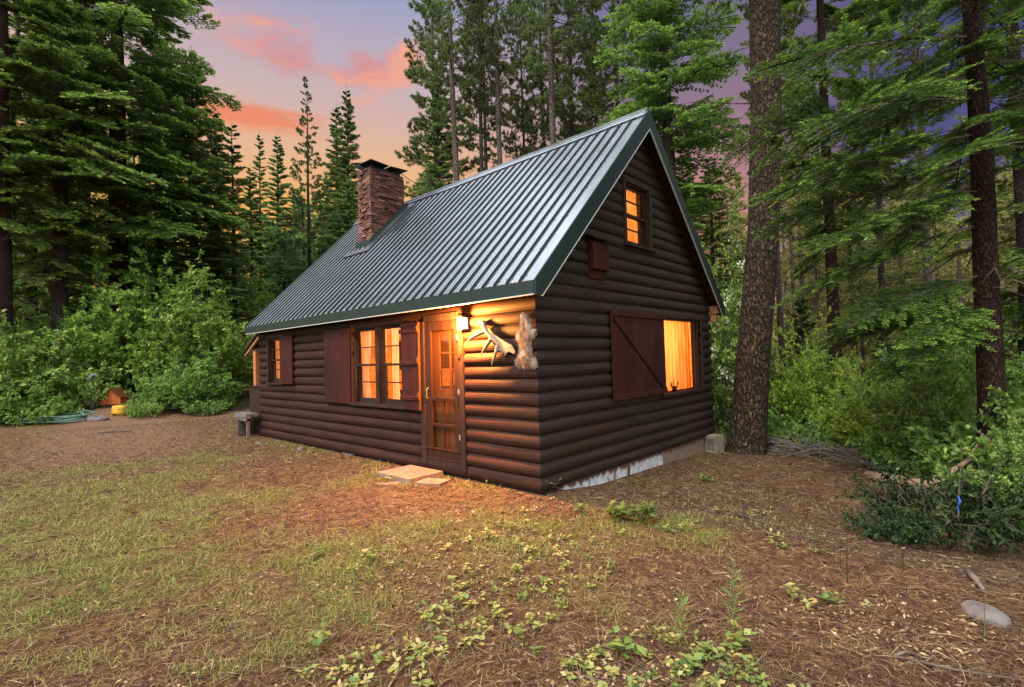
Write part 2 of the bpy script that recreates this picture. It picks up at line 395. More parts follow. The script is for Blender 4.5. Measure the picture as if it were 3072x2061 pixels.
class MB:
    """collects faces, then links them as one mesh"""
    def __init__(s):
        s.v = []; s.f = []; s.m = []; s.t = []; s.mi = 0; s.tv = 0.5
        s.o = np.zeros(3); s.B = np.eye(3)
    def frame(s, o, u, n, zz=(0, 0, 1)):
        s.o = np.array(o, float); s.B = np.array([u, n, zz], float).T; return s
    def pts(s, P):
        i = len(s.v)
        s.v += [tuple(s.o + s.B @ np.array(p, float)) for p in P]; return i
    def face(s, idx):
        s.f.append(tuple(idx)); s.m.append(s.mi); s.t.append(s.tv)
    def poly(s, P):
        i = s.pts(P); s.face(range(i, i + len(P)))
    def hexa(s, P):      # 8 points: bottom ring, top ring
        i = s.pts(P)
        for q in ((3, 2, 1, 0), (4, 5, 6, 7), (0, 1, 5, 4), (1, 2, 6, 5), (2, 3, 7, 6), (3, 0, 4, 7)):
            s.face([i + k for k in q])
    def box(s, a0, a1, b0, b1, c0, c1):
        s.hexa([(a0, b0, c0), (a1, b0, c0), (a1, b1, c0), (a0, b1, c0), (a0, b0, c1), (a1, b0, c1), (a1, b1, c1), (a0, b1, c1)])
    def bbox(s, a0, a1, b0, b1, c0, c1, e=0.004):   # box with chamfered long edges on the b1 side (outer face)
        P = []
        for (x0, x1, y, z0, z1) in ((a0, a1, b0, c0, c1), (a0, a1, b1 - e, c0, c1), (a0 + e, a1 - e, b1, c0 + e, c1 - e)):
            P += [(x0, y, z0), (x1, y, z0), (x1, y, z1), (x0, y, z1)]
        i = s.pts(P)
        s.face([i + 3, i + 2, i + 1, i]); s.face([i + 8, i + 9, i + 10, i + 11])
        for r in (0, 4):
            for k in range(4):
                k2 = (k + 1) % 4
                s.face([i + r + k, i + r + k2, i + r + 4 + k2, i + r + 4 + k])
    def tube(s, path, rad, n=8, cap=True):
        path = [np.array(p, float) for p in path]
        rad = [rad] * len(path) if np.isscalar(rad) else rad
        rings = []
        ref = np.array([0.31, 0.17, 0.93])
        for k, p in enumerate(path):
            d = path[min(k + 1, len(path) - 1)] - path[max(k - 1, 0)]; d = d / (np.linalg.norm(d) + 1e-9)
            if abs(d @ ref) > 0.93: ref = np.array([0.93, 0.31, 0.17])
            a = np.cross(d, ref); a /= np.linalg.norm(a); b = np.cross(d, a)
            rings.append(s.pts([p + rad[k] * (math.cos(q) * a + math.sin(q) * b) for q in np.linspace(0, 2 * math.pi, n, endpoint=False)]))
        for r0, r1 in zip(rings, rings[1:]):
            for k in range(n): s.face([r0 + k, r0 + (k + 1) % n, r1 + (k + 1) % n, r1 + k])
        if cap:
            s.face([rings[0] + k for k in range(n)][::-1]); s.face([rings[-1] + k for k in range(n)])
    def prism(s, outline, b0, b1):       # outline in (a, c), extruded along b
        n = len(outline)
        i = s.pts([(a, b0, c) for a, c in outline] + [(a, b1, c) for a, c in outline])
        s.face([i + k for k in range(n)][::-1]); s.face([i + n + k for k in range(n)])
        for k in range(n): s.face([i + k, i + (k + 1) % n, i + n + (k + 1) % n, i + n + k])
    def build(s, name, mats, parent=None, smooth=False, tint=False):
        me = bpy.data.meshes.new(name); me.from_pydata(s.v, [], s.f)
        for m in (mats if isinstance(mats, (list, tuple)) else [mats]): me.materials.append(m)
        me.polygons.foreach_set('material_index', s.m)
        if smooth: me.polygons.foreach_set('use_smooth', [True] * len(s.f))
        if tint:
            a = me.attributes.new('tint', 'FLOAT', 'FACE'); a.data.foreach_set('value', np.array(s.t, np.float32))
        bm = bmesh.new(); bm.from_mesh(me); bmesh.ops.recalc_face_normals(bm, faces=bm.faces); bm.to_mesh(me); bm.free()
        me.update()
        return link(name, me, parent)

def quads_mesh(name, V, mats, tint=None, mi=None, tris=False):
    """V: (n,4,3) array of loose quads"""
    n, k = V.shape[0], V.shape[1]
    me = bpy.data.meshes.new(name)
    me.vertices.add(n * k); me.vertices.foreach_set('co', V.astype(np.float32).ravel())
    me.loops.add(n * k); me.loops.foreach_set('vertex_index', np.arange(n * k, dtype=np.int32))
    me.polygons.add(n); me.polygons.foreach_set('loop_start', np.arange(0, n * k, k, dtype=np.int32))
    for m in (mats if isinstance(mats, (list, tuple)) else [mats]): me.materials.append(m)
    if mi is not None: me.polygons.foreach_set('material_index', mi.astype(np.int32))
    me.update(calc_edges=True)
    if tint is not None:
        a = me.attributes.new('tint', 'FLOAT', 'FACE'); a.data.foreach_set('value', np.clip(tint, 0, 1).astype(np.float32))
    return me

# ------------------------------------------------------------------ noise and terrain
def _h(i, j, s=0):
    n = (i * 374761393 + j * 668265263 + s * 974711 + 1442695041) & 0xFFFFFFFF
    n = ((n ^ (n >> 13)) * 1274126177) & 0xFFFFFFFF
    return ((n ^ (n >> 16)) & 0xFFFF) / 65535.0
def vnoise(x, y, s=0):
    x = np.asarray(x, float); y = np.asarray(y, float)
    i = np.floor(x).astype(np.int64); j = np.floor(y).astype(np.int64)
    fx = x - i; fy = y - j; fx = fx * fx * (3 - 2 * fx); fy = fy * fy * (3 - 2 * fy)
    a = _h(i, j, s) * (1 - fx) + _h(i + 1, j, s) * fx
    b = _h(i, j + 1, s) * (1 - fx) + _h(i + 1, j + 1, s) * fx
    return a * (1 - fy) + b * fy
def fbm(x, y, s=0, o=4):
    r = 0; a = 0.5
    for k in range(o): r = r + a * vnoise(x * 2 ** k, y * 2 ** k, s + k); a *= 0.5
    return r / (1 - 0.5 ** o)
def sst(x, a, b):
    t = np.clip((np.asarray(x, float) - a) / (b - a), 0, 1); return t * t * (3 - 2 * t)
EDGE = [(-14, 15), (-5, 9.5), (-1.0, 6.8), (0.5, 6.1), (1.6, 5.7), (3.05, 4.6), (3.85, 3.0), (4.25, 1.2), (4.9, -0.9), (6.5, -4), (9, -9), (14, -16)]
MOUND = (-18.39, -1.15)
def edge_d(x, y):
    """signed distance past the brow of the yard (positive = down the bank)"""
    x = np.asarray(x, float); y = np.asarray(y, float)
    best = np.full(np.broadcast(x, y).shape, 1e9); sg = np.ones_like(best)
    for (ax, ay), (bx, by) in zip(EDGE, EDGE[1:]):
        dx, dy = bx - ax, by - ay
        t = np.clip(((x - ax) * dx + (y - ay) * dy) / (dx * dx + dy * dy), 0, 1)
        qx, qy = x - ax - t * dx, y - ay - t * dy
        d = np.hypot(qx, qy); c = dy * qx - dx * qy
        m = d < best
        best = np.where(m, d, best); sg = np.where(m, np.where(c > 0, 1.0, -1.0), sg)
    return -best * sg
def gz(x, y, micro=True):
    x = np.asarray(x, float); y = np.asarray(y, float)
    zz = -(0.11 * sst(y, 0.1, 1.4) + 0.034 * np.clip(y, 0, 6)) * sst(x, -0.9, 0.2) - 0.012 * np.clip(x, 0, 5) - 0.03
    d = np.clip(edge_d(x, y), 0, None)
    zz = zz - 3.2 * (1 - np.exp(-(d * d / (d + 1.2)) / 7.0))
    far = np.hypot(x, y)
    zz = zz + sst(far, 45, 170) * 14.0 + (fbm(x / 9, y / 9, 3) - 0.5) * 0.5 * sst(far, 8, 22)
    mx, my = MOUND; zz = zz + 0.40 * np.exp(-((x - mx) ** 2 + (y - my) ** 2) / 1.6)
    if micro:
        inside = 1 - sst(np.maximum(np.maximum(-8.4 - x, x), np.maximum(-y, y - 5.4)), 0.0, 0.8)
        a = 1 - 0.75 * inside
        zz = zz + a * ((fbm(x / 1.7, y / 1.7, 11) - 0.5) * 0.085 + (fbm(x / 0.33, y / 0.33, 17, 3) - 0.5) * 0.036)
    return zz
def gzf(x, y): return float(gz(np.array([x]), np.array([y]))[0])
def ray(px, py): return RT.T @ np.array([(px - 1536) / FOC, -(py - 1030.5) / FOC, -1.0])
def at(px, py, depth): return CAM + depth * ray(px, py)        # a photo pixel at a distance becomes a place
def spot(px, depth, dz=0.0):
    p = at(px, 1073 - 0.0293 * (px - 1536), depth); return (p[0], p[1], gzf(p[0], p[1]) + dz)

def graded(lo, a, b, hi, st):
    mid = np.arange(a, b + 1e-6, st); L = [a]; s_ = st
    while L[-1] > lo: s_ *= 1.13; L.append(L[-1] - s_)
    Rr = [b]; s_ = st
    while Rr[-1] < hi: s_ *= 1.13; Rr.append(Rr[-1] + s_)
    return np.concatenate([np.array(L[::-1][:-1]), mid, np.array(Rr[1:])])
def grass_amt(x, y):
    """0 bare litter .. 1 grassy"""
    n = fbm(x / 0.85, y / 0.85, 31, 4); n2 = fbm(x / 3.2, y / 3.2, 37, 3)
    dcam = np.hypot(x - CAM[0], y - CAM[1])
    leftw = sst(-(x * 0.735 + y * 0.677) + (CAM[0] * 0.735 + CAM[1] * 0.677), 0.3, 2.2)     # left half of the yard
    g = 0.30 * leftw * sst(dcam, 13.0, 8.0) * sst(dcam, 2.4, 3.6) + 0.10 + 1.5 * (n - 0.5) + 0.9 * (n2 - 0.5)
    g = g - 0.16 * sst(dcam, 5.0, 6.5) * sst(dcam, 13.0, 8.0)
    lamp = np.exp(-((x + 1.6) ** 2 + (y + 1.0) ** 2) / 3.5)
    g = g + 0.12 * lamp - 0.30 * sst(x, 1.5, 3.0) * sst(y, -3.0, -1.0)
    g = g + 0.30 * np.exp(-(((x + 8.5) / 4.5) ** 2 + ((y + 0.9) / 0.8) ** 2))
    for (ax_, ay_, rr_, am_) in ((1.05, -0.9, 0.75, 0.42), (1.75, -0.4, 0.7, 0.40), (1.75, 1.6, 0.6, 0.45), (-1.6, -4.2, 1.3, 0.30), (-3.4, -4.2, 1.6, 0.32), (-6.5, -3.6, 2.0, 0.18), (-2.6, -2.2, 1.2, 0.18)):
        g = g + am_ * np.exp(-((x - ax_) ** 2 + (y - ay_) ** 2) / (rr_ * rr_))
    edge = edge_d(x, y)
    g = g + 0.8 * np.exp(-((edge - 0.3) / 0.7) ** 2) * sst(y, 4.0, 5.5)
    g = g + 0.6 * sst(edge, 0.8, 2.5)
    g = g - 0.42 * np.exp(-((y + 1.45 + 0.13 * (x + 1.5)) / 0.75) ** 2) * sst(x, -10.0, -8.0) * sst(-x, 0.2, 1.2)
    path = np.exp(-((y + 1.9 + 0.10 * (x + 12) - 0.035 * np.clip(-12 - x, 0, 30) ** 1.5) / 1.3) ** 2) * sst(-x, 7.5, 10)
    g = g - 0.7 * path
    g = g + 0.9 * sst(-x, 17.5, 19.0) * (1 - path)
    return np.clip(g, 0, 1)

gx = graded(-220, -19.0, 6.0, 200, 0.10); gy = graded(-60, -6.5, 7.5, 240, 0.10)
GX, GY = np.meshgrid(gx, gy, indexing='ij')
GZ = gz(GX, GY)
nx, ny = GX.shape
me = bpy.data.meshes.new('ground')
Vg = np.stack([GX, GY, GZ], -1).reshape(-1, 3)
idx = np.arange(nx * ny).reshape(nx, ny)
Qg = np.stack([idx[:-1, :-1], idx[1:, :-1], idx[1:, 1:], idx[:-1, 1:]], -1).reshape(-1, 4)
me.vertices.add(len(Vg)); me.vertices.foreach_set('co', Vg.astype(np.float32).ravel())
me.loops.add(len(Qg) * 4); me.loops.foreach_set('vertex_index', Qg.astype(np.int32).ravel())
me.polygons.add(len(Qg)); me.polygons.foreach_set('loop_start', np.arange(0, len(Qg) * 4, 4, dtype=np.int32))
me.update(calc_edges=True)
me.polygons.foreach_set('use_smooth', [True] * len(Qg))
GA = grass_amt(GX, GY)
a_ = me.attributes.new('grass', 'FLOAT', 'POINT'); a_.data.foreach_set('value', GA.astype(np.float32).ravel())
def ground_mat():
    m, t = mat('forest_floor', (0.12, 0.08, 0.05), 0.95, spec=0.1)
    ga = t.add('ShaderNodeAttribute', attribute_name='grass').outputs['Fac']
    n1 = t.noise(t.pos, 1.1, 5, 0.6); n2 = t.noise(t.pos, 9, 6, 0.7); n3 = t.noise(t.pos, 45, 5, 0.75)
    nm = t.noise(t.mapping(t.pos, (70, 18, 20), (0, 0, 0), (0, 0, 0.6)), 1.0, 3, 0.6, 1.2)
    dirt = t.ramp(n3, [(0.30, (0.015, 0.0075, 0.006)), (0.46, (0.050, 0.024, 0.016)), (0.58, (0.105, 0.055, 0.034)), (0.76, (0.20, 0.125, 0.076))])
    dirt = t.mix(t.step(n1, 0.45, 0.68, 0, 0.75), dirt, t.mix(n3, (0.036, 0.017, 0.014), (0.105, 0.058, 0.047)))
    straw = t.ramp(nm, [(0.3, (0.070, 0.038, 0.018)), (0.5, (0.165, 0.100, 0.045)), (0.72, (0.29, 0.20, 0.10))])
    c = t.mix(t.step(n2, 0.40, 0.62, 0.0, 0.75), dirt, straw)
    grs = t.ramp(n3, [(0.3, (0.040, 0.045, 0.013)), (0.5, (0.100, 0.095, 0.028)), (0.7, (0.175, 0.150, 0.055))])
    k = t.step(t.math('ADD', ga, t.math('MULTIPLY', t.math('SUBTRACT', n2, 0.5), 1.3)), 0.22, 0.70, 0, 0.65)
    c = t.mix(k, c, grs)
    tr = t.add('ShaderNodeAttribute', attribute_name='track').outputs['Fac']
    packed = t.ramp(n3, [(0.3, (0.070, 0.039, 0.026)), (0.5, (0.165, 0.098, 0.064)), (0.72, (0.27, 0.18, 0.115))])
    c = t.mix(t.step(t.math('ADD', tr, t.math('MULTIPLY', t.math('SUBTRACT', n2, 0.5), 0.9)), 0.25, 0.9, 0, 0.6), c, packed)
    t.set(t.p.inputs['Base Color'], c)
    h = t.math('ADD', n3, t.math('MULTIPLY', nm, 0.6)); bump(t, h, 0.9, 0.025)
    return m
PTH = np.exp(-((GY + 2.2 + 0.10 * (GX + 12) - 0.035 * np.clip(-12 - GX, 0, 30) ** 1.5) / 1.9) ** 2) * sst(-GX, 5.5, 9.0)
PTH = np.clip(PTH + 0.6 * np.exp(-(((GX + 1.2) / 2.4) ** 2 + ((GY + 1.3) / 0.8) ** 2)), 0, 1)
a_ = me.attributes.new('track', 'FLOAT', 'POINT'); a_.data.foreach_set('value', PTH.astype(np.float32).ravel())
me.materials.append(ground_mat())
ground = link('ground', me); tag(ground, 'forest yard of brown needle litter and thin grass around the cabin', None, None, 'structure')

# ================================================================== CABIN
LX, W, OE, OG, ZE, YR, ZR = 8.3233, 5.338, 0.2588, 0.2314, 2.5295, 2.669, 5.486
SL = (ZR - ZE) / (YR + OE)
PITCH = 0.17
def roof_z(y): return ZE + SL * (y + OE) if y <= YR else ZR - SL * (y - YR)
cabin = empty('log_cabin', (0, 0, 0))
tag(cabin, 'dark brown log cabin with steep green metal roof, lit windows and brick chimney', 'cabin')

# openings: (u0, u1, z0, z1)
HF = [(-4.16, -2.66, 0.93, 2.22), (-7.80, -7.06, 1.24, 2.22), (-2.12, -1.36, 0.16, 2.19)]
HG = [(3.20, 4.84, 0.95, 2.24), (2.16, 2.97, 3.32, 4.32)]
def logs(mb, wall, ulen, zmax, holes, ylim, mit0, mit1, seed):
    """half-round log siding, one course per PITCH"""
    r = random.Random(seed)
    K = 7
    for k in range(int(math.ceil(zmax / PITCH))):
        z0, z1 = k * PITCH, (k + 1) * PITCH
        amp = 0.043 + r.uniform(-0.004, 0.004); ph = [r.uniform(0, 6.28) for _ in range(3)]
        lo, hi = ylim(z0, z1)
        if hi - lo < 0.15: continue
        parts = [(lo, hi, 0.0, 1.0)]
        for (h0, h1, hz0, hz1) in holes:
            new = []
            for (a, b, c0, c1) in parts:
                if hz1 <= z0 + c0 * PITCH + 1e-6 or hz0 >= z0 + c1 * PITCH - 1e-6 or h1 <= a or h0 >= b: new.append((a, b, c0, c1)); continue
                if h0 - a > 0.02: new.append((a, h0, c0, c1))
                if b - h1 > 0.02: new.append((h1, b, c0, c1))
                q0 = (hz0 - z0) / PITCH; q1 = (hz1 - z0) / PITCH
                if q0 > c0 + 0.1: new.append((max(a, h0), min(b, h1), c0, q0))
                if q1 < c1 - 0.1: new.append((max(a, h0), min(b, h1), q1, c1))
            parts = new
        for (a, b, c0, c1) in parts:
            n = max(2, int((b - a) / 0.45) + 1)
            us = np.linspace(a, b, n); zs = np.linspace(c0, c1, K)
            rows = []
            for j, u in enumerate(us):
                e = min(1.0, (u - lo) / 0.3, (hi - u) / 0.3)
                row = []
                for q in zs:
                    prof = max(0.0, math.sin(math.pi * min(max(q, 0), 1))) ** 0.62
                    wob = e * (0.006 * math.sin(u * 1.1 + ph[0]) + 0.004 * math.sin(u * 3.1 + ph[1]))
                    nn = 0.004 + amp * prof + wob * prof
                    zz = z0 + q * PITCH + e * 0.005 * math.sin(u * 0.9 + ph[2]) * (1 if 0 < q < 1 else 0)
                    uu = u
                    if j == 0 and mit0 and abs(a - lo) < 1e-6: uu = u - (0.004 + 0.043 * prof)
                    if j == n - 1 and mit1 and abs(b - hi) < 1e-6: uu = u + (0.004 + 0.043 * prof)
                    row.append((uu, nn, zz))
                rows.append(mb.pts(row))
            for r0, r1 in zip(rows, rows[1:]):
                for q in range(K - 1): mb.face([r0 + q, r1 + q, r1 + q + 1, r0 + q + 1])
            for j, rr in ((0, rows[0]), (1, rows[-1])):
                u = us[0] if j == 0 else us[-1]
                i = mb.pts([(u, -0.01, z0 + c1 * PITCH), (u, -0.01, z0 + c0 * PITCH)])
                mb.face([rr + q for q in range(K)] + [i, i + 1])
def backing(mb, zmax, holes, ylim, t0, t1):
    cuts = sorted(set([0.0] + [h[2] for h in holes] + [h[3] for h in holes] + list(np.arange(2.38, zmax, 0.34)) + [zmax]))
    for z0, z1 in zip(cuts, cuts[1:]):
        la, ha = ylim(z0, z0); lb, hb = ylim(z1, z1)
        segs = [(la, ha, lb, hb)]
        for (h0, h1, hz0, hz1) in holes:
            if hz1 <= z0 + 1e-6 or hz0 >= z1 - 1e-6: continue
            new = []
            for (a, b, c, d) in segs:
                if a < h0 < b: new += [(a, h0, c, h0), (h1, b, h1, d)]
                else: new.append((a, b, c, d))
            segs = new
        for (a, b, c, d) in segs:
            mb.hexa([(a, t0, z0), (b, t0, z0), (b, t1, z0), (a, t1, z0), (c, t0, z1), (d, t0, z1), (d, t1, z1), (c, t1, z1)])
def rect(lo, hi): return lambda z0, z1: (lo, hi)
def gable_lim(z0, z1):
    if z1 <= 2.55: return (0.0, W)
    h = max(z1 - (ZE + SL * OE) + 0.06, 0) / SL
    return (min(h, YR - 0.01), max(W - h - 0.01, YR + 0.01))
ZW = 15 * PITCH
m = MB().frame((0, 0, 0), (1, 0, 0), (0, -1, 0)); logs(m, 'f', LX, ZW, HF, rect(-LX, 0), True, True, 1); m.mi = 1; backing(m, ZW, HF, rect(-LX + 0.006, -0.006), -0.11, 0.005)
m.build('front_wall', [M_LOGF, M_DARK], cabin)
m = MB().frame((0, 0, 0), (0, 1, 0), (1, 0, 0)); logs(m, 'g', W, 5.35, HG, gable_lim, True, True, 2); m.mi = 1; backing(m, 5.3, HG, gable_lim, -0.11, 0.005)
m.build('gable_wall', [M_LOGG, M_DARK], cabin)
m = MB().frame((0, W, 0), (-1, 0, 0), (0, 1, 0)); logs(m, 'b', LX, ZW, [], rect(0, LX), True, True, 3); m.mi = 1; backing(m, ZW, [], rect(0.006, LX - 0.006), -0.11, 0.005)
m.build('back_wall', [M_LOGF, M_DARK], cabin)
m = MB().frame((-LX, W, 0), (0, -1, 0), (-1, 0, 0)); logs(m, 'l', W, 5.35, [], gable_lim, True, True, 4); m.mi = 1; backing(m, 5.3, [], gable_lim, -0.11, 0.005)
m.build('porch_side_wall', [M_LOGG, M_DARK], cabin)
# inside shell: floors, ceilings and the partition the lamplight falls on
m = MB()
m.box(-LX + 0.12, -0.12, 0.12, W - 0.12, 0.02, 0.10)
m.box(-LX + 0.12, -0.12, 0.12, W - 0.12, 2.42, 2.50)
m.box(-LX + 0.12, -0.12, W - 0.18, W - 0.125, 0.10, 2.42)
m.box(-LX + 0.125, -LX + 0.17, 0.12, W - 0.18, 0.10, 2.42)
m.box(-6.2, -6.15, 0.12, W - 0.18, 0.10, 2.42)
for k in range(14):      # log courses on the inner back wall
    m.bbox(-LX + 0.18, -0.125, W - 0.22 - 0.02, W - 0.185, 0.12 + k * 0.165, 0.12 + k * 0.165 + 0.155, 0.01)
m.box(-0.16, -0.12, 0.12, 3.05, 0.10, 2.42); m.box(-0.16, -0.12, 4.95, W - 0.18, 0.10, 2.42)
m.box(-2.6, -2.55, 1.9, W - 1.9, 2.5, 4.2); m.box(-2.6, -2.55, 1.1, 1.9, 2.5, 3.4); m.box(-2.6, -2.55, W - 1.9, W - 1.1, 2.5, 3.4)
m.build('interior_wall', M_PINE, cabin)

m = MB()
for k in range(14): m.bbox(-6.149, -6.115, 0.2, W - 0.25, 0.115 + k * 0.163, 0.115 + k * 0.163 + 0.15, 0.01) if False else m.box(-6.149, -6.12 + 0.006 * (k % 2), 0.2, W - 0.25, 0.115 + k * 0.163, 0.115 + k * 0.163 + 0.15)
m.build('partition_boards', M_PINE, cabin)
m = MB()
for bx0 in ((-6.11, -5.55, 2.2, 3.9, 0.11, 0.95), (-6.11, -5.8, 2.2, 3.9, 1.45, 2.1), (-4.9, -4.0, W - 0.75, W - 0.24, 0.11, 1.75)):
    m = MB(); m.box(*bx0); m.build('cabinet', M_DOORW, cabin)
m = MB(); m.box(-3.2, -2.2, W - 0.24, W - 0.225, 1.1, 1.8); m.build('picture', M_DOORW, cabin)
m = MB(); m.box(-5.2, -4.0, 1.7, 2.5, 0.70, 0.75)
for a in (-5.1, -4.1):
    for b in (1.8, 2.4): m.box(a - 0.03, a + 0.03, b - 0.03, b + 0.03, 0.1, 0.70)
m.build('table', M_RAFT, cabin)
m = MB(); m.tube([(-4.6, 2.1, 2.40), (-4.6, 2.1, 1.98)], 0.012, 6); m.tube([(-4.6, 2.1, 1.98), (-4.6, 2.1, 1.82)], [0.06, 0.16], 14, False); m.build('hanging_lamp', M_BULBIN, cabin)

# roof
def slope_pt(x, s, front, h):     # s measured up the slope from the eave, h above the deck
    c = 1 / math.sqrt(1 + SL * SL); sn = SL * c
    if front: return (x, -OE + s * c - h * sn, ZE + s * sn + h * c)
    return (x, 2 * YR + OE - s * c + h * sn, ZE + s * sn + h * c)
SLEN = (YR + OE) * math.sqrt(1 + SL * SL)
X0, X1 = -LX - 0.176, OG
roof = MB()
rib = 0.2083
xs = []
x = X1
prof = [(X1, 0.004), (X1 - 0.012, 0.004)]
k = 0
while True:
    c = 0.0 + 0.015 - k * rib
    if c < X0 + 0.06: break
    prof += [(c + 0.019, 0.004), (c + 0.010, 0.026), (c - 0.010, 0.026), (c - 0.019, 0.004)]
    for q in (0.075, 0.135):
        prof += [(c - q + 0.014, 0.004), (c - q + 0.005, 0.0075), (c - q - 0.005, 0.0075), (c - q - 0.014, 0.004)]
    k += 1
prof = [p for p in prof if X0 + 0.01 < p[0] <= X1] + [(X0, 0.004)]
prof = sorted(prof, key=lambda p: -p[0])
for front in (True, False):
    rows = []
    for s_ in np.linspace(-0.03, SLEN + 0.0, 7):
        rows.append(roof.pts([slope_pt(px, s_, front, ph + 0.0015 * math.sin(px * 2.3 + s_ * 1.7)) for px, ph in prof]))
    for r0, r1 in zip(rows, rows[1:]):
        for j in range(len(prof) - 1):
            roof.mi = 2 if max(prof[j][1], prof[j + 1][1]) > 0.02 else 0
            roof.face([r0 + j, r0 + j + 1, r1 + j + 1, r1 + j])
        roof.mi = 0
# sheet edge thickness at the eave
for front in (True, False):
    for (pa, ha), (pb, hb) in zip(prof, prof[1:]):
        roof.poly([slope_pt(pa, -0.03, front, ha), slope_pt(pb, -0.03, front, hb), slope_pt(pb, -0.03, front, hb - 0.006), slope_pt(pa, -0.03, front, ha - 0.006)])
# screws
roof.mi = 1
for j in range(int((X1 - X0) / rib)):
    c = 0.015 - j * rib
    for s_ in (0.06, 0.62, 1.30, 1.98, 2.66, 3.34, 4.0):
        for dx in (0.046, -0.046):
            a = np.array(slope_pt(c + dx, s_ + random.Random(j * 7 + int(s_ * 9)).uniform(-0.02, 0.02), True, 0.004)); nn = np.array([0, -SL, 1]) / math.sqrt(1 + SL * SL)
            tt = np.array([0, 1, SL]) / math.sqrt(1 + SL * SL)
            roof.hexa([a + np.array([sx, 0, 0]) * 0.006 + tt * sy * 0.006 + nn * hh for hh in (0, 0.006) for sx, sy in ((-1, -1), (1, -1), (1, 1), (-1, 1))])
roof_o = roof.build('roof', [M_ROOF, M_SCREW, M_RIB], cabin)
# ridge cap (raised flashing both sides with hemmed lips)
m = MB()
for front in (True, False):
    P = [(SLEN - 0.17, 0.028), (SLEN - 0.16, 0.040), (SLEN - 0.05, 0.042), (SLEN - 0.045, 0.052), (SLEN + 0.012, 0.052)]
    xs = np.linspace(X0 - 0.005, X1 + 0.004, 12)
    rows = [m.pts([slope_pt(xx, s_, front, h) for s_, h in P]) for xx in xs]
    for r0, r1 in zip(rows, rows[1:]):
        for j in range(len(P) - 1): m.face([r0 + j, r0 + j + 1, r1 + j + 1, r1 + j])
m.build('ridge_cap', M_ROOF, roof_o)
# deck under the sheets
m = MB()
for front in (True, False):
    for (s0, s1, h0, h1) in ((0.0, SLEN - 0.03, -0.045, 0.0),):
        P = [slope_pt(X0 + 0.02, s0, front, h0), slope_pt(X1 - 0.03, s0, front, h0), slope_pt(X1 - 0.03, s1, front, h0), slope_pt(X0 + 0.02, s1, front, h0),
             slope_pt(X0 + 0.02, s0, front, h1), slope_pt(X1 - 0.03, s0, front, h1), slope_pt(X1 - 0.03, s1, front, h1), slope_pt(X0 + 0.02, s1, front, h1)]
        m.hexa(P)
m.build('roof_deck', M_TRIM, roof_o)
# eave fascia, front and back
for front in (True, False):
    m = MB(); y0 = -OE if front else 2 * YR + OE; sg = -1 if front else 1
    ya, yb_ = y0, y0 + sg * 0.02
    m.hexa([(X0, ya, ZE - 0.175), (X1 - 0.012, ya, ZE - 0.175), (X1 - 0.012, yb_, ZE - 0.175), (X0, yb_, ZE - 0.175), (X0, ya, ZE + 0.001), (X1 - 0.012, ya, ZE + 0.001), (X1 - 0.012, yb_, ZE - 0.018), (X0, yb_, ZE - 0.018)])
    m.mi = 1
    m.box(X0, X1 - 0.012, min(y0 - sg * 0.01, y0 + sg * 0.024), max(y0 - sg * 0.01, y0 + sg * 0.024), ZE - 0.187, ZE - 0.1755)
    m.build('fascia', [M_GREEN, M_EDGE], roof_o)
# rake boards (plumb-cut) on both gables
bw = 0.225
for gx_, sg in ((X1, 1), (X0, -1)):
    for front in (True, False):
        m = MB()
        def yz(y, dz): return (y if front else 2 * YR - y, roof_z(y) + dz)
        ys0 = -OE - 0.022
        zt = 0.012; zb = -bw * 1.30
        low = ZE + SL * (ys0 + OE) + zt
        out = [(ys0, low), (YR, roof_z(YR) + zt), (YR, roof_z(YR) + zb), (ys0 + 0.115, ZE - 0.193), (ys0, ZE - 0.193)]
        P0 = [(gx_, y if front else 2 * YR - y, zz) for y, zz in out]; P1 = [(gx_ + sg * 0.022, p[1], p[2]) for p in P0]
        i = m.pts(P0 + P1); n = len(out)
        m.face([i + q for q in range(n)]); m.face([i + n + q for q in range(n)])
        for q in range(n): m.face([i + q, i + (q + 1) % n, i + n + (q + 1) % n, i + n + q])
        m.mi = 1     # pale lip along the lower edge
        a = np.array(P1[2]); b = np.array(P1[3]); dv = (b - a) / np.linalg.norm(b - a)
        nv = np.cross(dv, np.array([1, 0, 0])); nv *= (-1 if nv[2] > 0 else 1) 
        m.hexa([a + nv * 0.001 + [-sg * 0.02, 0, 0], b + nv * 0.001 + [-sg * 0.02, 0, 0], b + nv * 0.001 + [sg * 0.004, 0, 0], a + nv * 0.001 + [sg * 0.004, 0, 0],
                a + nv * 0.011 + [-sg * 0.02, 0, 0], b + nv * 0.011 + [-sg * 0.02, 0, 0], b + nv * 0.011 + [sg * 0.004, 0, 0], a + nv * 0.011 + [sg * 0.004, 0, 0]])
        # folded return over the sheet edge
        m.mi = 0
        tt = np.array([0, 1, SL]) / math.sqrt(1 + SL * SL)
        a = np.array(slope_pt(gx_ - sg * 0.055, -0.02, front, 0.0085)); b = np.array(slope_pt(gx_ + sg * 0.022, -0.02, front, 0.0085))
        c = np.array(slope_pt(gx_ + sg * 0.022, SLEN, front, 0.0085)); d = np.array(slope_pt(gx_ - sg * 0.055, SLEN, front, 0.0085))
        if sg < 0: m.poly([a, b, c, d])
        m.build('rake_board', [M_GREEN, M_EDGE], roof_o)
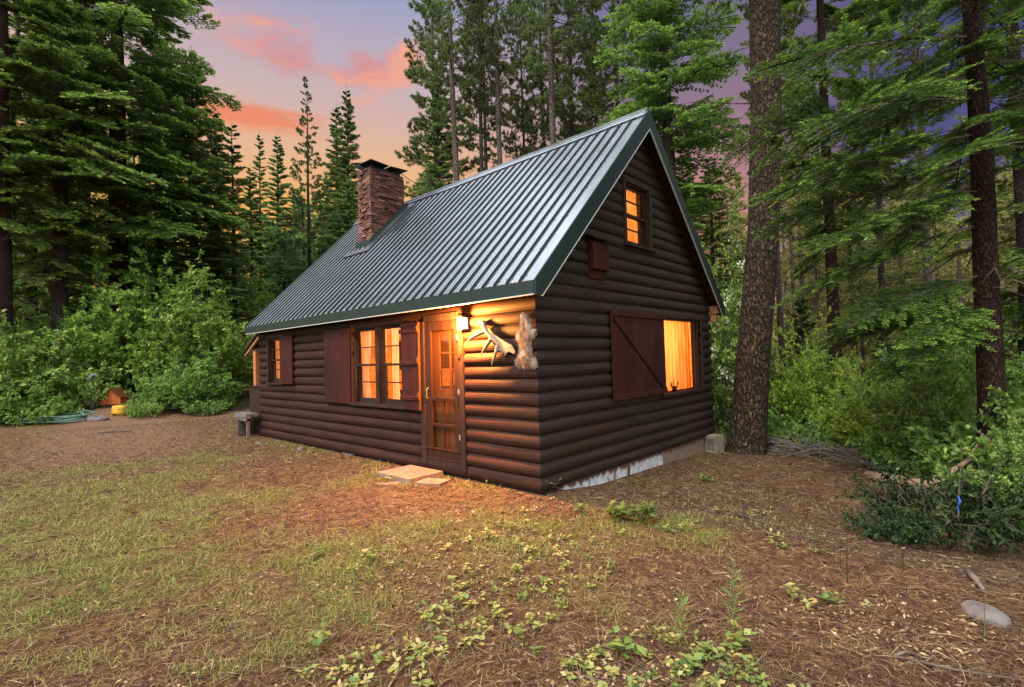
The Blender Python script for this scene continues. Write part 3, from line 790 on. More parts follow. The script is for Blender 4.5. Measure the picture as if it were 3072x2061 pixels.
# rafter tails, wall plate and purlin ends
for j in range(14):
    m = MB(); xx = -0.62 - j * 0.585
    for front in (True, False):
        if not front: continue
        P = []
        for xo in (xx, xx + 0.045):
            P += [slope_pt(xo, 0.04, front, -0.13), slope_pt(xo, 0.62, front, -0.13), slope_pt(xo, 0.62, front, -0.046), slope_pt(xo, 0.04, front, -0.046)]
        m.hexa(P)
    m.build('rafter', M_RAFT, roof_o)
for yb, zb in ((W + 0.02, 2.50), (0.10, 2.48)):
    m = MB(); m.box(-0.3, 0.195, yb, yb + 0.14, zb - 0.12, zb + 0.03); m.box(-0.3, 0.16, yb + 0.02, yb + 0.12, zb - 0.27, zb - 0.13); 
    if yb > 1: m.build('purlin', M_RAFT, roof_o)
m = MB()
for front in (True, False):      # soffit boards under the gable overhang
    m.hexa([slope_pt(0.045, 0.10, front, -0.075), slope_pt(X1 - 0.004, 0.10, front, -0.075), slope_pt(X1 - 0.004, SLEN - 0.12, front, -0.075), slope_pt(0.045, SLEN - 0.12, front, -0.075),
            slope_pt(0.045, 0.10, front, -0.05), slope_pt(X1 - 0.004, 0.10, front, -0.05), slope_pt(X1 - 0.004, SLEN - 0.12, front, -0.05), slope_pt(0.045, SLEN - 0.12, front, -0.05)])
m.build('soffit', M_TRIM, roof_o)

# foundation under the gable wall and blocks under the front
m = MB()
m.box(-0.20, -0.005, 0.45, W + 0.01, -0.75, 0.006)
m.box(-LX + 0.1, -0.2, W - 0.15, W + 0.0, -0.75, 0.004)
m.build('foundation', M_FOUND, cabin)
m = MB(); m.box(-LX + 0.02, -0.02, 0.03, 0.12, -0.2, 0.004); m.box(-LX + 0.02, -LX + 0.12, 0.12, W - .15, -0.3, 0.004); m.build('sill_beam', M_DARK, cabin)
m = MB(); m.box(-4.62, -4.28, -0.03, 0.028, -0.16, -0.005); m.build('footing_block', M_ROCK, cabin)

# chimney of rough bricks
ch = MB(); rr = random.Random(5)
cx0, cx1, cy0, cy1, cz1 = -6.445, -5.925, 1.475, 2.375, 5.99
ch.mi = 1; ch.box(cx0 + 0.035, cx1 - 0.035, cy0 + 0.035, cy1 - 0.035, 3.9, cz1 - 0.02); ch.mi = 0
zc = 4.02; row = 0
while zc < cz1 - 0.02:
    h = rr.choice((0.052, 0.058, 0.062)); h = min(h, cz1 - zc)
    for side in range(4):
        if side in (0, 2): a0, a1 = cx0, cx1
        else: a0, a1 = cy0, cy1
        a = a0 - (0.0 if row % 2 else 0.0)
        first = True
        while a < a1 - 0.02:
            Lb = rr.uniform(0.13, 0.22)
            if first and row % 2: Lb *= 0.55
            first = False
            b = min(a + Lb, a1)
            if a1 - b < 0.06: b = a1
            corner = (abs(a - a0) < 1e-6 or abs(b - a1) < 1e-6)
            pr = rr.uniform(-0.016, 0.014) + (0.0 if rr.random() < 0.62 else rr.uniform(0.014, 0.048)) * (0.5 if corner else 1)
            ch.tv = min(1, max(0, rr.gauss(0.5, 0.30) - 0.1 * (zc > 5.7) + (0.18 if zc < 4.75 and rr.random() < 0.5 else 0)))
            z0, z1 = zc + 0.005, zc + h - 0.005
            jt = [rr.uniform(-0.004, 0.004) for _ in range(4)]
            if side == 0: B = [(a + .003, cy0 - pr + jt[0]), (b - .003, cy0 - pr + jt[1]), (b - .003, cy0 + 0.08), (a + .003, cy0 + 0.08)]
            elif side == 2: B = [(a + .003, cy1 - 0.08), (b - .003, cy1 - 0.08), (b - .003, cy1 + pr), (a + .003, cy1 + pr)]
            elif side == 1: B = [(cx1 - 0.08, a + .003), (cx1 + pr + jt[0], a + .003), (cx1 + pr + jt[1], b - .003), (cx1 - 0.08, b - .003)]
            else: B = [(cx0 - pr, a + .003), (cx0 + 0.08, a + .003), (cx0 + 0.08, b - .003), (cx0 - pr, b - .003)]
            ch.hexa([(p[0], p[1], z0) for p in B] + [(p[0], p[1], z1) for p in B])
            a = b
    zc += h; row += 1
ch_o = ch.build('chimney', [M_BRICK, M_MORTAR], cabin, tint=True)
m = MB()
def rp(x, y, h=0.0):
    return (x, y - h * SL / math.sqrt(1 + SL * SL), ZE + SL * (y + OE) + h / math.sqrt(1 + SL * SL))
def strip(P, Q, t=0.012):
    P = [np.array(p) for p in P]; Q = [np.array(q) for q in Q]
    for k in range(len(P) - 1): m.poly([P[k], P[k + 1], Q[k + 1], Q[k]])
# side flashing: an upstand against the brick and a flat wing over the ribs
e = 0.05
m.hexa([(cx1 + 0.042, cy0 - e, rp(0, cy0 - e)[2]), (cx1 + 0.052, cy0 - e, rp(0, cy0 - e)[2]), (cx1 + 0.052, cy1 + e, rp(0, cy1 + e)[2]), (cx1 + 0.042, cy1 + e, rp(0, cy1 + e)[2]),
        (cx1 + 0.042, cy0 - e, rp(0, cy0 - e)[2] + 0.15), (cx1 + 0.052, cy0 - e, rp(0, cy0 - e)[2] + 0.15), (cx1 + 0.052, cy1 + e, rp(0, cy1 + e)[2] + 0.15), (cx1 + 0.042, cy1 + e, rp(0, cy1 + e)[2] + 0.15)])
m.box(cx0 - 0.05, cx1 + 0.052, cy0 - 0.062, cy0 - 0.052, rp(0, cy0 - 0.06)[2] - 0.02, rp(0, cy0 - 0.06)[2] + 0.14)
m.mi = 1
hw = 0.030
m.hexa([rp(cx1 + 0.05, cy0 - 0.16, hw), rp(cx1 + 0.30, cy0 - 0.16, hw), rp(cx1 + 0.30, cy1 + 0.12, hw), rp(cx1 + 0.05, cy1 + 0.12, hw),
        rp(cx1 + 0.05, cy0 - 0.16, hw + .006), rp(cx1 + 0.30, cy0 - 0.16, hw + .006), rp(cx1 + 0.30, cy1 + 0.12, hw + .006), rp(cx1 + 0.05, cy1 + 0.12, hw + .006)])
m.hexa([rp(cx0 - 0.2, cy0 - 0.28, hw + .001), rp(cx1 + 0.30, cy0 - 0.28, hw + .001), rp(cx1 + 0.30, cy0 - 0.161, hw + .001), rp(cx0 - 0.2, cy0 - 0.161, hw + .001),
        rp(cx0 - 0.2, cy0 - 0.28, hw + .007), rp(cx1 + 0.30, cy0 - 0.28, hw + .007), rp(cx1 + 0.30, cy0 - 0.161, hw + .007), rp(cx0 - 0.2, cy0 - 0.161, hw + .007)])
m.build('flashing', [M_GREEN, M_ROOF], ch_o)
m = MB()
for sg in (-1, 1):                       # two tilted plates making a shallow gull-wing cap
    yc = (cy0 + cy1) / 2; ym = yc + sg * 0.02; yo = yc + sg * 0.50
    zi, zo = cz1 + 0.125, cz1 + (0.155 if sg < 0 else 0.145)
    m.hexa([(cx0 - 0.10, min(ym, yo), (zo if sg < 0 else zi)), (cx1 + 0.12, min(ym, yo), (zo if sg < 0 else zi) - 0.02), (cx1 + 0.12, max(ym, yo), (zi if sg < 0 else zo) - 0.02), (cx0 - 0.10, max(ym, yo), (zi if sg < 0 else zo)),
            (cx0 - 0.10, min(ym, yo), (zo if sg < 0 else zi) + 0.012), (cx1 + 0.12, min(ym, yo), (zo if sg < 0 else zi) - 0.008), (cx1 + 0.12, max(ym, yo), (zi if sg < 0 else zo) - 0.008), (cx0 - 0.10, max(ym, yo), (zi if sg < 0 else zo) + 0.012)])
m.box(cx0 + 0.06, cx1 - 0.06, cy0 + 0.08, cy1 - 0.08, cz1 - 0.03, cz1 + 0.10)
for sx in (cx0 + 0.05, cx1 - 0.07):
    for sy in (cy0 + 0.06, cy1 - 0.08): m.box(sx, sx + 0.02, sy, sy + 0.02, cz1 - 0.01, cz1 + 0.13)
m.build('chimney_cap', M_CAPM, ch_o)

# ------------------------------------------------------------------ windows
FR = ((0, 0, 0), (1, 0, 0), (0, -1, 0)); GB = ((0, 0, 0), (0, 1, 0), (1, 0, 0))
def sash_window(fr, u0, u1, z0, z1, casing=0.085, nsash=1, curtain=None, lites=2, sillw=0.03, M=None, two=True):
    M = M or M_TRIM
    f = MB().frame(*fr)
    # outer casing, proud of the logs
    n1 = 0.062
    f.bbox(u0 - casing, u0, -0.03, n1, z0 - 0.01, z1 + casing); f.bbox(u1, u1 + casing, -0.03, n1, z0 - 0.01, z1 + casing)
    f.bbox(u0, u1, -0.03, n1 - 0.003, z1, z1 + casing)
    # jamb lining
    f.box(u0, u0 + 0.022, -0.10, 0.03, z0, z1 - 0.02); f.box(u1 - 0.022, u1, -0.10, 0.03, z0, z1 - 0.02)
    f.box(u0, u1, -0.10, 0.03, z1 - 0.022, z1 - 0.0005)
    win = f.build('window', M, cabin)
    s = MB().frame(*fr)
    s.bbox(u0 - casing - sillw, u1 + casing + sillw, -0.10, 0.095, z0 - 0.052, z0 - 0.012); s.build('sill', M, win)
    wds = (u1 - u0) / nsash
    for i in range(nsash):
        a, b = u0 + i * wds, u0 + (i + 1) * wds
        if nsash > 1 and i > 0: a += 0.045
        if nsash > 1 and i < nsash - 1: b -= 0.045
        if nsash > 1 and i < nsash - 1:
            s = MB().frame(*fr); s.bbox(b + 0.001, b + 0.089, -0.10, 0.050, z0 - 0.01, z1 - 0.023); s.build('mullion', M, win)
        zm = (z0 + z1) / 2
        a += 0.0225; b -= 0.0225
        for (c0, c1, nn) in ((zm - 0.018, z1 - 0.0225, -0.012), (z0 + 0.0, zm + 0.018, -0.052)) if two else ((z0, z1 - 0.0225, -0.012),):
            s = MB().frame(*fr); t = 0.042
            s.box(a, a + t, nn - 0.034, nn, c0, c1); s.box(b - t, b, nn - 0.034, nn, c0, c1)
            bt = 0.036 if nn > -0.03 else 0.075
            s.box(a + t, b - t, nn - 0.0335, nn - 0.0005, c0, c0 + bt); s.box(a + t, b - t, nn - 0.0335, nn - 0.0005, c1 - 0.038, c1)
            for q in range(1, lites):
                zz = c0 + bt + (c1 - 0.038 - c0 - bt) * q / lites
                s.box(a + t, b - t, nn - 0.028, nn - 0.004, zz - 0.009, zz + 0.009)
            s.build('sash', M, win)
            g = MB().frame(*fr); nn2 = nn - 0.017
            g.poly([(a + t, nn2, c0 + bt), (b - t, nn2, c0 + bt), (b - t, nn2, c1 - 0.038), (a + t, nn2, c1 - 0.038)]); g.build('pane', M_GLASS, win)
    return win
def curtain(fr, u0, u1, z0, z1, n, win, mt, amp=0.02, fold=0.07, gather=0.0, seed=0):
    c = MB().frame(*fr); r = random.Random(seed); k = int((u1 - u0) / 0.012) + 2
    rows = []
    for zi, zz in enumerate(np.linspace(z0, z1, 14)):
        q = (zz - z0) / (z1 - z0); row = []
        for i in range(k):
            f_ = i / (k - 1)
            g = 1.0 - gather * math.sin(math.pi * min(1, max(0, q * 1.15))) ** 1.5
            u = u0 + (u1 - u0) * f_ * g if gather >= 0 else u1 - (u1 - u0) * (1 - f_) * (1 + gather * math.sin(math.pi * min(1, q * 1.15)) ** 1.5)
            ph = u / fold * 6.283 if gather == 0 else f_ * (u1 - u0) / fold * 6.283
            row.append((u, n + amp * math.sin(ph + 0.8 * math.sin(ph * 0.37 + seed)) * (0.6 + 0.4 * (1 - q)) + 0.004 * math.sin(zz * 9 + i), zz))
        rows.append(c.pts(row))
    for r0, r1 in zip(rows, rows[1:]):
        for i in range(k - 1): c.face([r0 + i, r0 + i + 1, r1 + i + 1, r1 + i])
    return c.build('curtain', mt, win, smooth=True)
w1 = sash_window(FR, -4.16, -2.66, 0.93, 2.22, 0.06, 2)
for (a, b, g, s_) in ((-4.30, -3.84, 0.22, 1), (-3.60, -3.36, 0.25, 2), (-3.22, -3.02, 0.15, 3)):
    curtain(FR, a, b, 0.80, 2.25, -0.135, w1, M_CURT, 0.022, 0.10, g, s_)
w2 = sash_window(FR, -7.80, -7.06, 1.24, 2.22, 0.06, 1)
curtain(FR, -8.0, -7.25, 1.1, 2.25, -0.17, w2, M_CURT, 0.03, 0.12, 0, 4)
w3 = sash_window(GB, 2.19, 2.94, 3.34, 4.29, 0.075, 1)
curtain(GB, 2.66, 2.96, 3.3, 4.32, -0.20, w3, M_CURTY, 0.028, 0.10, 0, 5)
# wide picture window behind the sliding shutter
f = MB().frame(*GB)
f.bbox(3.20 - 0.05, 3.20, -0.03, 0.055, 0.94, 2.29); f.bbox(4.84, 4.90, -0.03, 0.062, 0.94, 2.29); f.bbox(3.20, 4.84, -0.03, 0.058, 2.235, 2.29)
f.box(4.74, 4.838, -0.10, 0.015, 0.953, 2.234); f.box(3.201, 3.26, -0.10, 0.01, 0.953, 2.234); f.box(3.26, 4.74, -0.10, 0.012, 2.20, 2.2345)
f.box(4.70, 4.739, -0.08, -0.01, 0.955, 2.199)
w4 = f.build('window', M_TRIM, cabin)
s = MB().frame(*GB); s.bbox(3.15, 4.96, -0.16, 0.085, 0.895, 0.95); s.build('sill', M_TRIM, w4)
g = MB().frame(*GB); g.poly([(3.26, -0.045, 0.952), (4.70, -0.045, 0.952), (4.70, -0.045, 2.199), (3.26, -0.045, 2.199)]); g.build('pane', M_GLASS, w4)
curtain(GB, 3.10, 4.95, 0.90, 2.30, -0.24, w4, M_CURTY, 0.034, 0.15, 0, 6)

# ------------------------------------------------------------------ shutters
def plank_shutter(fr, u0, u1, z0, z1, n0, n1, planks, battens, lab, brace=None, edge=False, bn=0.026, bext=0.0):
    b = MB().frame(*fr)
    wd = (u1 - u0) / planks
    for i in range(planks): b.bbox(u0 + i * wd + 0.0015, u0 + (i + 1) * wd - 0.0015, n0, n1 + 0.0015 * (i % 2), z0, z1, 0.003)
    o = b.build('shutter', M_SHUT, cabin); o['label'] = lab
    for (c0, c1) in battens:
        k = MB().frame(*fr); k.bbox(u0 - bext, u1 + 0.004, n1 + 0.002, n1 + bn, c0, c1, 0.005); k.build('batten', M_SHUT, o)
    if brace:
        (ua, za), (ub, zb), wv = brace
        d = np.array([ub - ua, zb - za]); d /= np.linalg.norm(d); pn = np.array([-d[1], d[0]]) * wv / 2
        k = MB().frame(*fr)
        k.prism([(ua + pn[0], za + pn[1]), (ua - pn[0], za - pn[1]), (ub - pn[0], zb - pn[1]), (ub + pn[0], zb + pn[1])], n1 + 0.002, n1 + bn - 0.002); k.build('brace', M_SHUT, o)
    if edge:      # hinge stile with shaped swellings at each batten
        out = [(0.0, z0), (0.030, z0)]
        for (c0, c1) in battens:
            zc_ = (c0 + c1) / 2 + 0.03
            for q in np.linspace(-0.13, 0.13, 13): out.append((0.030 + 0.030 * math.exp(-(q / 0.06) ** 2) + 0.008 * math.cos(q * 40) * math.exp(-(q / 0.1) ** 2), zc_ + q))
        out += [(0.030, z1), (0.0, z1)]
        k = MB().frame((u1 + 0.004, 0, 0), (0, -1, 0), (1, 0, 0)); 
        k.prism([(n0 + a, c) for a, c in out], 0.0, 0.028); k.build('stile', M_DOORW, o)
    return o
plank_shutter(FR, -5.13, -4.235, 0.90, 2.235, 0.066, 0.092, 4, [], 'plain flat shutter left of the double window')
plank_shutter(FR, -2.645, -2.225, 0.88, 2.20, 0.075, 0.100, 2, [(1.03, 1.09), (1.56, 1.62), (2.05, 2.11)], 'shutter with three battens beside the door', edge=True, bext=0.025)
plank_shutter(FR, -7.12, -6.52, 1.21, 2.23, 0.068, 0.092, 3, [], 'narrow shutter beside the small front window')
plank_shutter(GB, 1.585, 3.235, 0.965, 2.27, 0.072, 0.094, 7, [(0.967, 1.045), (2.185, 2.272)], 'wide barn style sliding shutter with a diagonal brace', brace=((1.64, 2.165), (3.19, 1.04), 0.07))

# ------------------------------------------------------------------ doors
d = MB().frame(*FR)
d.bbox(-2.235, -2.125, -0.04, 0.060, 0.10, 2.20); d.bbox(-1.355, -1.255, -0.04, 0.066, 0.08, 2.24); d.bbox(-2.125, -1.355, -0.04, 0.058, 2.185, 2.29)
d.box(-2.125, -1.355, -0.12, 0.05, 0.10, 0.205)
frame_o = d.build('door_frame', M_TRIM, cabin)
d = MB().frame(*FR)      # storm door
n0, n1 = 0.006, 0.040
d.bbox(-2.122, -1.985, n0, n1, 0.21, 2.182); d.bbox(-1.475, -1.358, n0, n1, 0.21, 2.182)
d.bbox(-1.985, -1.475, n0, n1 - .002, 2.05, 2.182); d.bbox(-1.985, -1.475, n0, n1 - .002, 1.03, 1.085); d.bbox(-1.985, -1.475, n0, n1 - .002, 0.66, 0.705); d.bbox(-1.985, -1.475, n0, n1 - .002, 0.21, 0.35)
d.bbox(-1.755, -1.725, n0, n1 - .004, 0.35, 0.66); d.bbox(-1.755, -1.725, n0, n1 - .004, 0.705, 1.03)
d.bbox(-2.12, -1.36, n1 + 0.001, n1 + 0.016, 0.332, 0.352, 0.002); d.bbox(-2.13, -1.35, 0.041, 0.058, 0.196, 0.212, 0.002)
door_o = d.build('storm_door', M_DOORD, cabin)
g = MB().frame(*FR)
g.poly([(-1.985, 0.02, 0.35), (-1.475, 0.02, 0.35), (-1.475, 0.02, 1.03), (-1.985, 0.02, 1.03)]); g.poly([(-1.985, 0.02, 1.085), (-1.475, 0.02, 1.085), (-1.475, 0.02, 2.05), (-1.985, 0.02, 2.05)])
g.build('screen', M_SCREEN, door_o)
h = MB().frame(*FR)
h.tube([(-2.06, 0.042, 1.22), (-2.06, 0.075, 1.20), (-2.06, 0.075, 1.08), (-2.06, 0.042, 1.06)], 0.007, 8)
h.build('handle', M_PIPE, door_o)
for zz in (0.55, 1.18, 1.93):
    h = MB().frame(*FR); h.box(-1.372, -1.342, 0.041, 0.072, zz - 0.035, zz + 0.035); h.build('hinge', M_PIPE, door_o)
d = MB().frame(*FR)      # the inner door, with six lights
n0, n1 = -0.095, -0.052
d.box(-2.12, -1.90, n0, n1, 0.21, 2.17); d.box(-1.43, -1.36, n0, n1, 0.21, 2.17)
d.box(-1.90, -1.43, n0, n1 - .001, 0.21, 1.20); d.box(-1.90, -1.43, n0, n1 - .001, 1.98, 2.17)
d.box(-1.68, -1.655, n0, n1 - .002, 1.20, 1.98)
for zz in (1.455, 1.715): d.box(-1.90, -1.43, n0 + .002, n1 - .004, zz, zz + 0.025)
for zz in (0.30, 0.72):
    d.bbox(-2.02, -1.77, n1 - 0.001, n1 + 0.010, zz, zz + 0.34, 0.008); d.bbox(-1.72, -1.46, n1 - 0.001, n1 + 0.010, zz, zz + 0.34, 0.008)
inner_o = d.build('inner_door', M_DOORW, cabin)
g = MB().frame(*FR); g.poly([(-1.90, -0.075, 1.20), (-1.43, -0.075, 1.20), (-1.43, -0.075, 1.98), (-1.90, -0.075, 1.98)]); g.build('pane', M_GLASS, inner_o)

# porch lamp beside the door, lit
l = MB().frame(*FR)
l.bbox(-1.235, -1.135, 0.045, 0.06, 2.05, 2.20); l.box(-1.245, -1.125, 0.06, 0.175, 2.185, 2.20); l.box(-1.240, -1.130, 0.06, 0.17, 2.025, 2.035)
for uu in (-1.240, -1.136):
    for nn in (0.062, 0.164): l.box(uu, uu + 0.006, nn, nn + 0.006, 2.035, 2.185)
lamp_o = l.build('porch_lamp', M_LIGHTHOUSE, cabin)
l = MB().frame(*FR); l.box(-1.226, -1.144, 0.072, 0.160, 2.04, 2.18); l.build('lamp_glass', M_BULB, lamp_o)
def point(name, loc, power, col, size):
    L = bpy.data.lights.new(name, 'POINT'); L.energy = power; L.color = col; L.shadow_soft_size = size
    o = bpy.data.objects.new(name, L); o.location = loc; C.objects.link(o); return o
WARM = (1.0, 0.46, 0.15)
point('porch_bulb', (-1.185, -0.225, 2.07), 580, (1.0, 0.37, 0.07), 0.035)
point('room_lamp', (-2.6, 2.6, 1.95), 340, WARM, 0.15)
point('sitting_room_lamp', (-1.3, 4.1, 1.9), 125, WARM, 0.15)
point('kitchen_lamp', (-7.3, 1.9, 1.9), 105, WARM, 0.12)
point('hall_lamp', (-1.9, 1.3, 2.0), 150, WARM, 0.12)
point('loft_lamp', (-1.5, 2.6, 3.9), 135, (1.0, 0.44, 0.12), 0.12)

# cup hook plate on the door jamb (small wooden hanger)
h = MB().frame(*FR); h.prism([(-1.335, 1.66), (-1.30, 1.64), (-1.285, 1.70), (-1.295, 1.76), (-1.325, 1.77), (-1.34, 1.72)], 0.067, 0.082); h.build('jamb_plaque', M_DOORW, frame_o)

# ------------------------------------------------------------------ porch at the far end
m = MB()
m.frame((0, 0, 0), (1, 0, 0), (0, 1, 0))
P = []
for yy in (-0.02, 3.3):
    P += [(-8.36, yy, 2.44), (-8.36, yy, 2.50), (-9.42, yy, 1.99), (-9.42, yy, 1.93)]
i = m.pts(P)
for q in ((0, 1, 2, 3), (4, 5, 6, 7), (0, 1, 5, 4), (1, 2, 6, 5), (2, 3, 7, 6), (3, 0, 4, 7)): m.face([i + k for k in q])
pr_o = m.build('porch_roof', M_TRIM, cabin)
for yy in (0.02, 0.9, 1.8, 2.7):
    m = MB()
    m.hexa([(-8.37, yy, 2.34), (-9.40, yy, 1.85), (-9.40, yy + 0.05, 1.85), (-8.37, yy + 0.05, 2.34), (-8.37, yy, 2.435), (-9.40, yy, 1.925), (-9.40, yy + 0.05, 1.925), (-8.37, yy + 0.05, 2.435)])
    m.build('porch_rafter', M_RAFT, pr_o)
m = MB(); m.box(-9.30, -8.38, 0.03, 0.09, 1.93, 2.02); m.build('porch_beam', M_TRIM, cabin)
m = MB(); m.box(-8.80, -8.66, -0.01, 0.10, 1.14, 1.96); m.build('porch_post', M_POST, cabin)
m = MB()
for k in range(7): m.bbox(-8.36 - 0.0, -9.08, -0.02, 0.045, -0.05 + k * 0.165, 0.105 + k * 0.165, 0.006) if False else m.box(-9.08, -8.375, 0.0 - 0.003 * (k % 2), 0.06, -0.08 + k * 0.170, 0.085 + k * 0.170)
m.box(-9.13, -8.375, -0.03, 0.09, 1.115, 1.145)
m.build('porch_half_wall', M_TRIM, cabin)
# bench on stump and post outside the porch
bench = empty('plank_bench', (-8.60, -0.24, 0)); tag(bench, 'grey weathered plank bench outside the far end of the cabin', 'bench')
m = MB(); m.bbox(-0.42, 0.30, -0.13, 0.0, 0.455, 0.52); m.bbox(-0.42, 0.30, 0.01, 0.14, 0.455, 0.52); m.box(-0.40, 0.28, -0.125, -0.095, 0.36, 0.453); m.build('seat', M_GREYW, bench)
m = MB(); m.tube([(-0.28, 0.04, -0.08), (-0.27, 0.04, 0.15), (-0.28, 0.04, 0.358)], [0.16, 0.14, 0.135], 12); m.build('stump', M_BARKD, bench)
m = MB(); m.box(0.20, 0.26, -0.09, -0.03, -0.06, 0.358); m.build('leg', M_GREYW, bench)

# ------------------------------------------------------------------ things hung on the cabin
bb = empty('bat_box', (0.0, 1.3, 2.7)); tag(bb, 'narrow dark red bat box with slanted roof hung on the gable logs', 'bat box')
m = MB().frame(*((0, -1.3, -2.7), GB[1], GB[2]))
m.bbox(1.105, 1.50, 0.040, 0.058, 2.69, 3.22); m.bbox(1.118, 1.53, 0.10, 0.128, 2.815, 3.19); m.box(1.105, 1.125, 0.058, 0.10, 2.80, 3.21); m.box(1.48, 1.50, 0.058, 0.10, 2.80, 3.21)
m.build('body', M_SHUT, bb)
m = MB().frame(*((0, -1.3, -2.7), GB[1], GB[2])); m.hexa([(1.05, 0.03, 3.275), (1.58, 0.03, 3.275), (1.58, 0.20, 3.215), (1.05, 0.20, 3.215), (1.05, 0.03, 3.295), (1.58, 0.03, 3.295), (1.58, 0.20, 3.235), (1.05, 0.20, 3.235)])
m.build('roof', M_TRIM, bb)

def remesh(o, vox, it=3):
    r = o.modifiers.new('remesh', 'REMESH'); r.mode = 'VOXEL'; r.voxel_size = vox; r.use_smooth_shade = True
    s = o.modifiers.new('smooth', 'SMOOTH'); s.iterations = it; s.factor = 0.5
ant = MB().frame(*FR)
palm = [(-0.63, 1.935), (-0.55, 1.90), (-0.42, 1.83), (-0.30, 1.78), (-0.25, 1.70), (-0.27, 1.665), (-0.33, 1.69), (-0.37, 1.70), (-0.405, 1.67), (-0.435, 1.64), (-0.445, 1.68), (-0.50, 1.70), (-0.56, 1.73), (-0.62, 1.80), (-0.68, 1.86)]
ant.prism(palm, 0.085, 0.105)
def curve(pts, r): ant.tube([(a, n, c) for a, n, c in pts], r, 10)
curve([(-0.83, 0.06, 2.115), (-0.80, 0.085, 2.03), (-0.74, 0.10, 1.96), (-0.66, 0.10, 1.90), (-0.55, 0.095, 1.82), (-0.42, 0.09, 1.75)], [0.040, 0.030, 0.030, 0.030, 0.026, 0.014])
curve([(-0.76, 0.10, 1.975), (-0.85, 0.13, 1.95), (-0.97, 0.17, 1.90), (-1.05, 0.19, 1.835)], [0.026, 0.024, 0.018, 0.005])
curve([(-0.66, 0.10, 1.88), (-0.70, 0.13, 1.81), (-0.76, 0.15, 1.73), (-0.815, 0.16, 1.655)], [0.028, 0.024, 0.017, 0.005])
curve([(-0.56, 0.095, 1.78), (-0.565, 0.12, 1.70), (-0.60, 0.14, 1.60), (-0.625, 0.15, 1.53)], [0.030, 0.024, 0.017, 0.005])
ao = ant.build('moose_antler', M_BONE); remesh(ao, 0.007, 4)
tag(ao, 'pale palmate antler with long tines hung on the lamplit logs', 'antler')
# pelt: a lumpy skin with ragged fur edges
ol = [(-0.16, 2.18), (-0.09, 2.16), (-0.03, 2.11), (-0.02, 2.02), (-0.005, 1.97), (0.075, 1.965), (0.055, 1.90), (-0.005, 1.86), (-0.015, 1.77), (-0.02, 1.70), (0.03, 1.64), (0.075, 1.56), (0.055, 1.515), (0.0, 1.495), (-0.06, 1.505), (-0.14, 1.50), (-0.22, 1.505), (-0.28, 1.55), (-0.285, 1.60), (-0.24, 1.66), (-0.22, 1.73), (-0.225, 1.82), (-0.265, 1.87), (-0.265, 1.93), (-0.20, 1.98), (-0.195, 2.08), (-0.19, 2.15)]
def inside(px, py, O):
    c = np.zeros(px.shape, bool)
    for (x1, y1), (x2, y2) in zip(O, O[1:] + O[:1]):
        c ^= ((y1 > py) != (y2 > py)) & (px < (x2 - x1) * (py - y1) / (y2 - y1 + 1e-12) + x1)
    return c
def outline_d(px, py, O):
    b = np.full(px.shape, 1e9)
    for (x1, y1), (x2, y2) in zip(O, O[1:] + O[:1]):
        dx, dy = x2 - x1, y2 - y1; t = np.clip(((px - x1) * dx + (py - y1) * dy) / (dx * dx + dy * dy), 0, 1)
        b = np.minimum(b, np.hypot(px - x1 - t * dx, py - y1 - t * dy))
    return b
pm = MB().frame(*FR)
st = 0.012
ux = np.arange(-0.31, 0.11, st); uz = np.arange(1.48, 2.20, st); UX, UZ = np.meshgrid(ux, uz, indexing='ij')
IN = inside(UX, UZ, ol); DD = np.clip(outline_d(UX, UZ, ol) / 0.05, 0, 1) ** 0.6
TH = 0.056 + 0.026 * DD * (0.35 + 1.3 * fbm(UX * 9, UZ * 9, 5)) + 0.012 * fbm(UX * 40, UZ * 40, 9)
vid = {}
for i in range(len(ux)):
    for j in range(len(uz)):
        if IN[i, j]: vid[i, j] = pm.pts([(UX[i, j], TH[i, j], UZ[i, j])])
for (i, j) in list(vid):
    q = [(i, j), (i + 1, j), (i + 1, j + 1), (i, j + 1)]
    if all(k in vid for k in q): pm.face([vid[k] for k in q])
po = pm.build('animal_pelt', M_PELT, smooth=True); tag(po, 'small cream and grey fur pelt hung at the cabin corner', 'pelt')
sel = rng.random((9000, 2)) * [0.44, 0.74] + [-0.32, 1.47]
ii = inside(sel[:, 0], sel[:, 1], ol); sel = sel[ii]; N = len(sel)
dd = np.clip(outline_d(sel[:, 0], sel[:, 1], ol) / 0.05, 0, 1) ** 0.6
th = 0.058 + 0.026 * dd * (0.35 + 1.3 * fbm(sel[:, 0] * 9, sel[:, 1] * 9, 5))
ang = rng.normal(-1.57, 0.8, N); ln = rng.uniform(0.016, 0.045, N)
dirv = np.stack([np.cos(ang) * ln, -rng.uniform(0.002, 0.016, N), np.sin(ang) * ln], 1)
base = np.stack([sel[:, 0], -th, sel[:, 1]], 1); sd_ = np.stack([-np.sin(ang), np.zeros(N), np.cos(ang)], 1) * 0.0022
fv = np.stack([base - sd_, base + sd_, base + dirv + sd_ * 0.3, base + dirv - sd_ * 0.3], 1)
link('fur', quads_mesh('fur', fv, M_PELT), po)

# small antler ornament on the inside of the wide window sill
orn = MB().frame(*GB)
orn.tube([(3.98, -0.115, 0.952), (3.98, -0.115, 1.01)], [0.05, 0.03], 10)
for sg in (-1, 1): orn.tube([(3.98, -0.115, 1.0), (3.98 + sg * 0.08, -0.11, 1.01), (3.98 + sg * 0.14, -0.105, 1.06), (3.98 + sg * 0.12, -0.10, 1.12)], [0.02, 0.018, 0.013, 0.005], 8)
orn.tube([(3.98, -0.115, 1.0), (3.96, -0.115, 1.10), (3.99, -0.115, 1.19)], [0.012, 0.008, 0.004], 6)
oo = orn.build('antler_ornament', M_DOORW, smooth=True); tag(oo, 'small brown antler ornament on the sill inside the wide lit window', 'ornament')

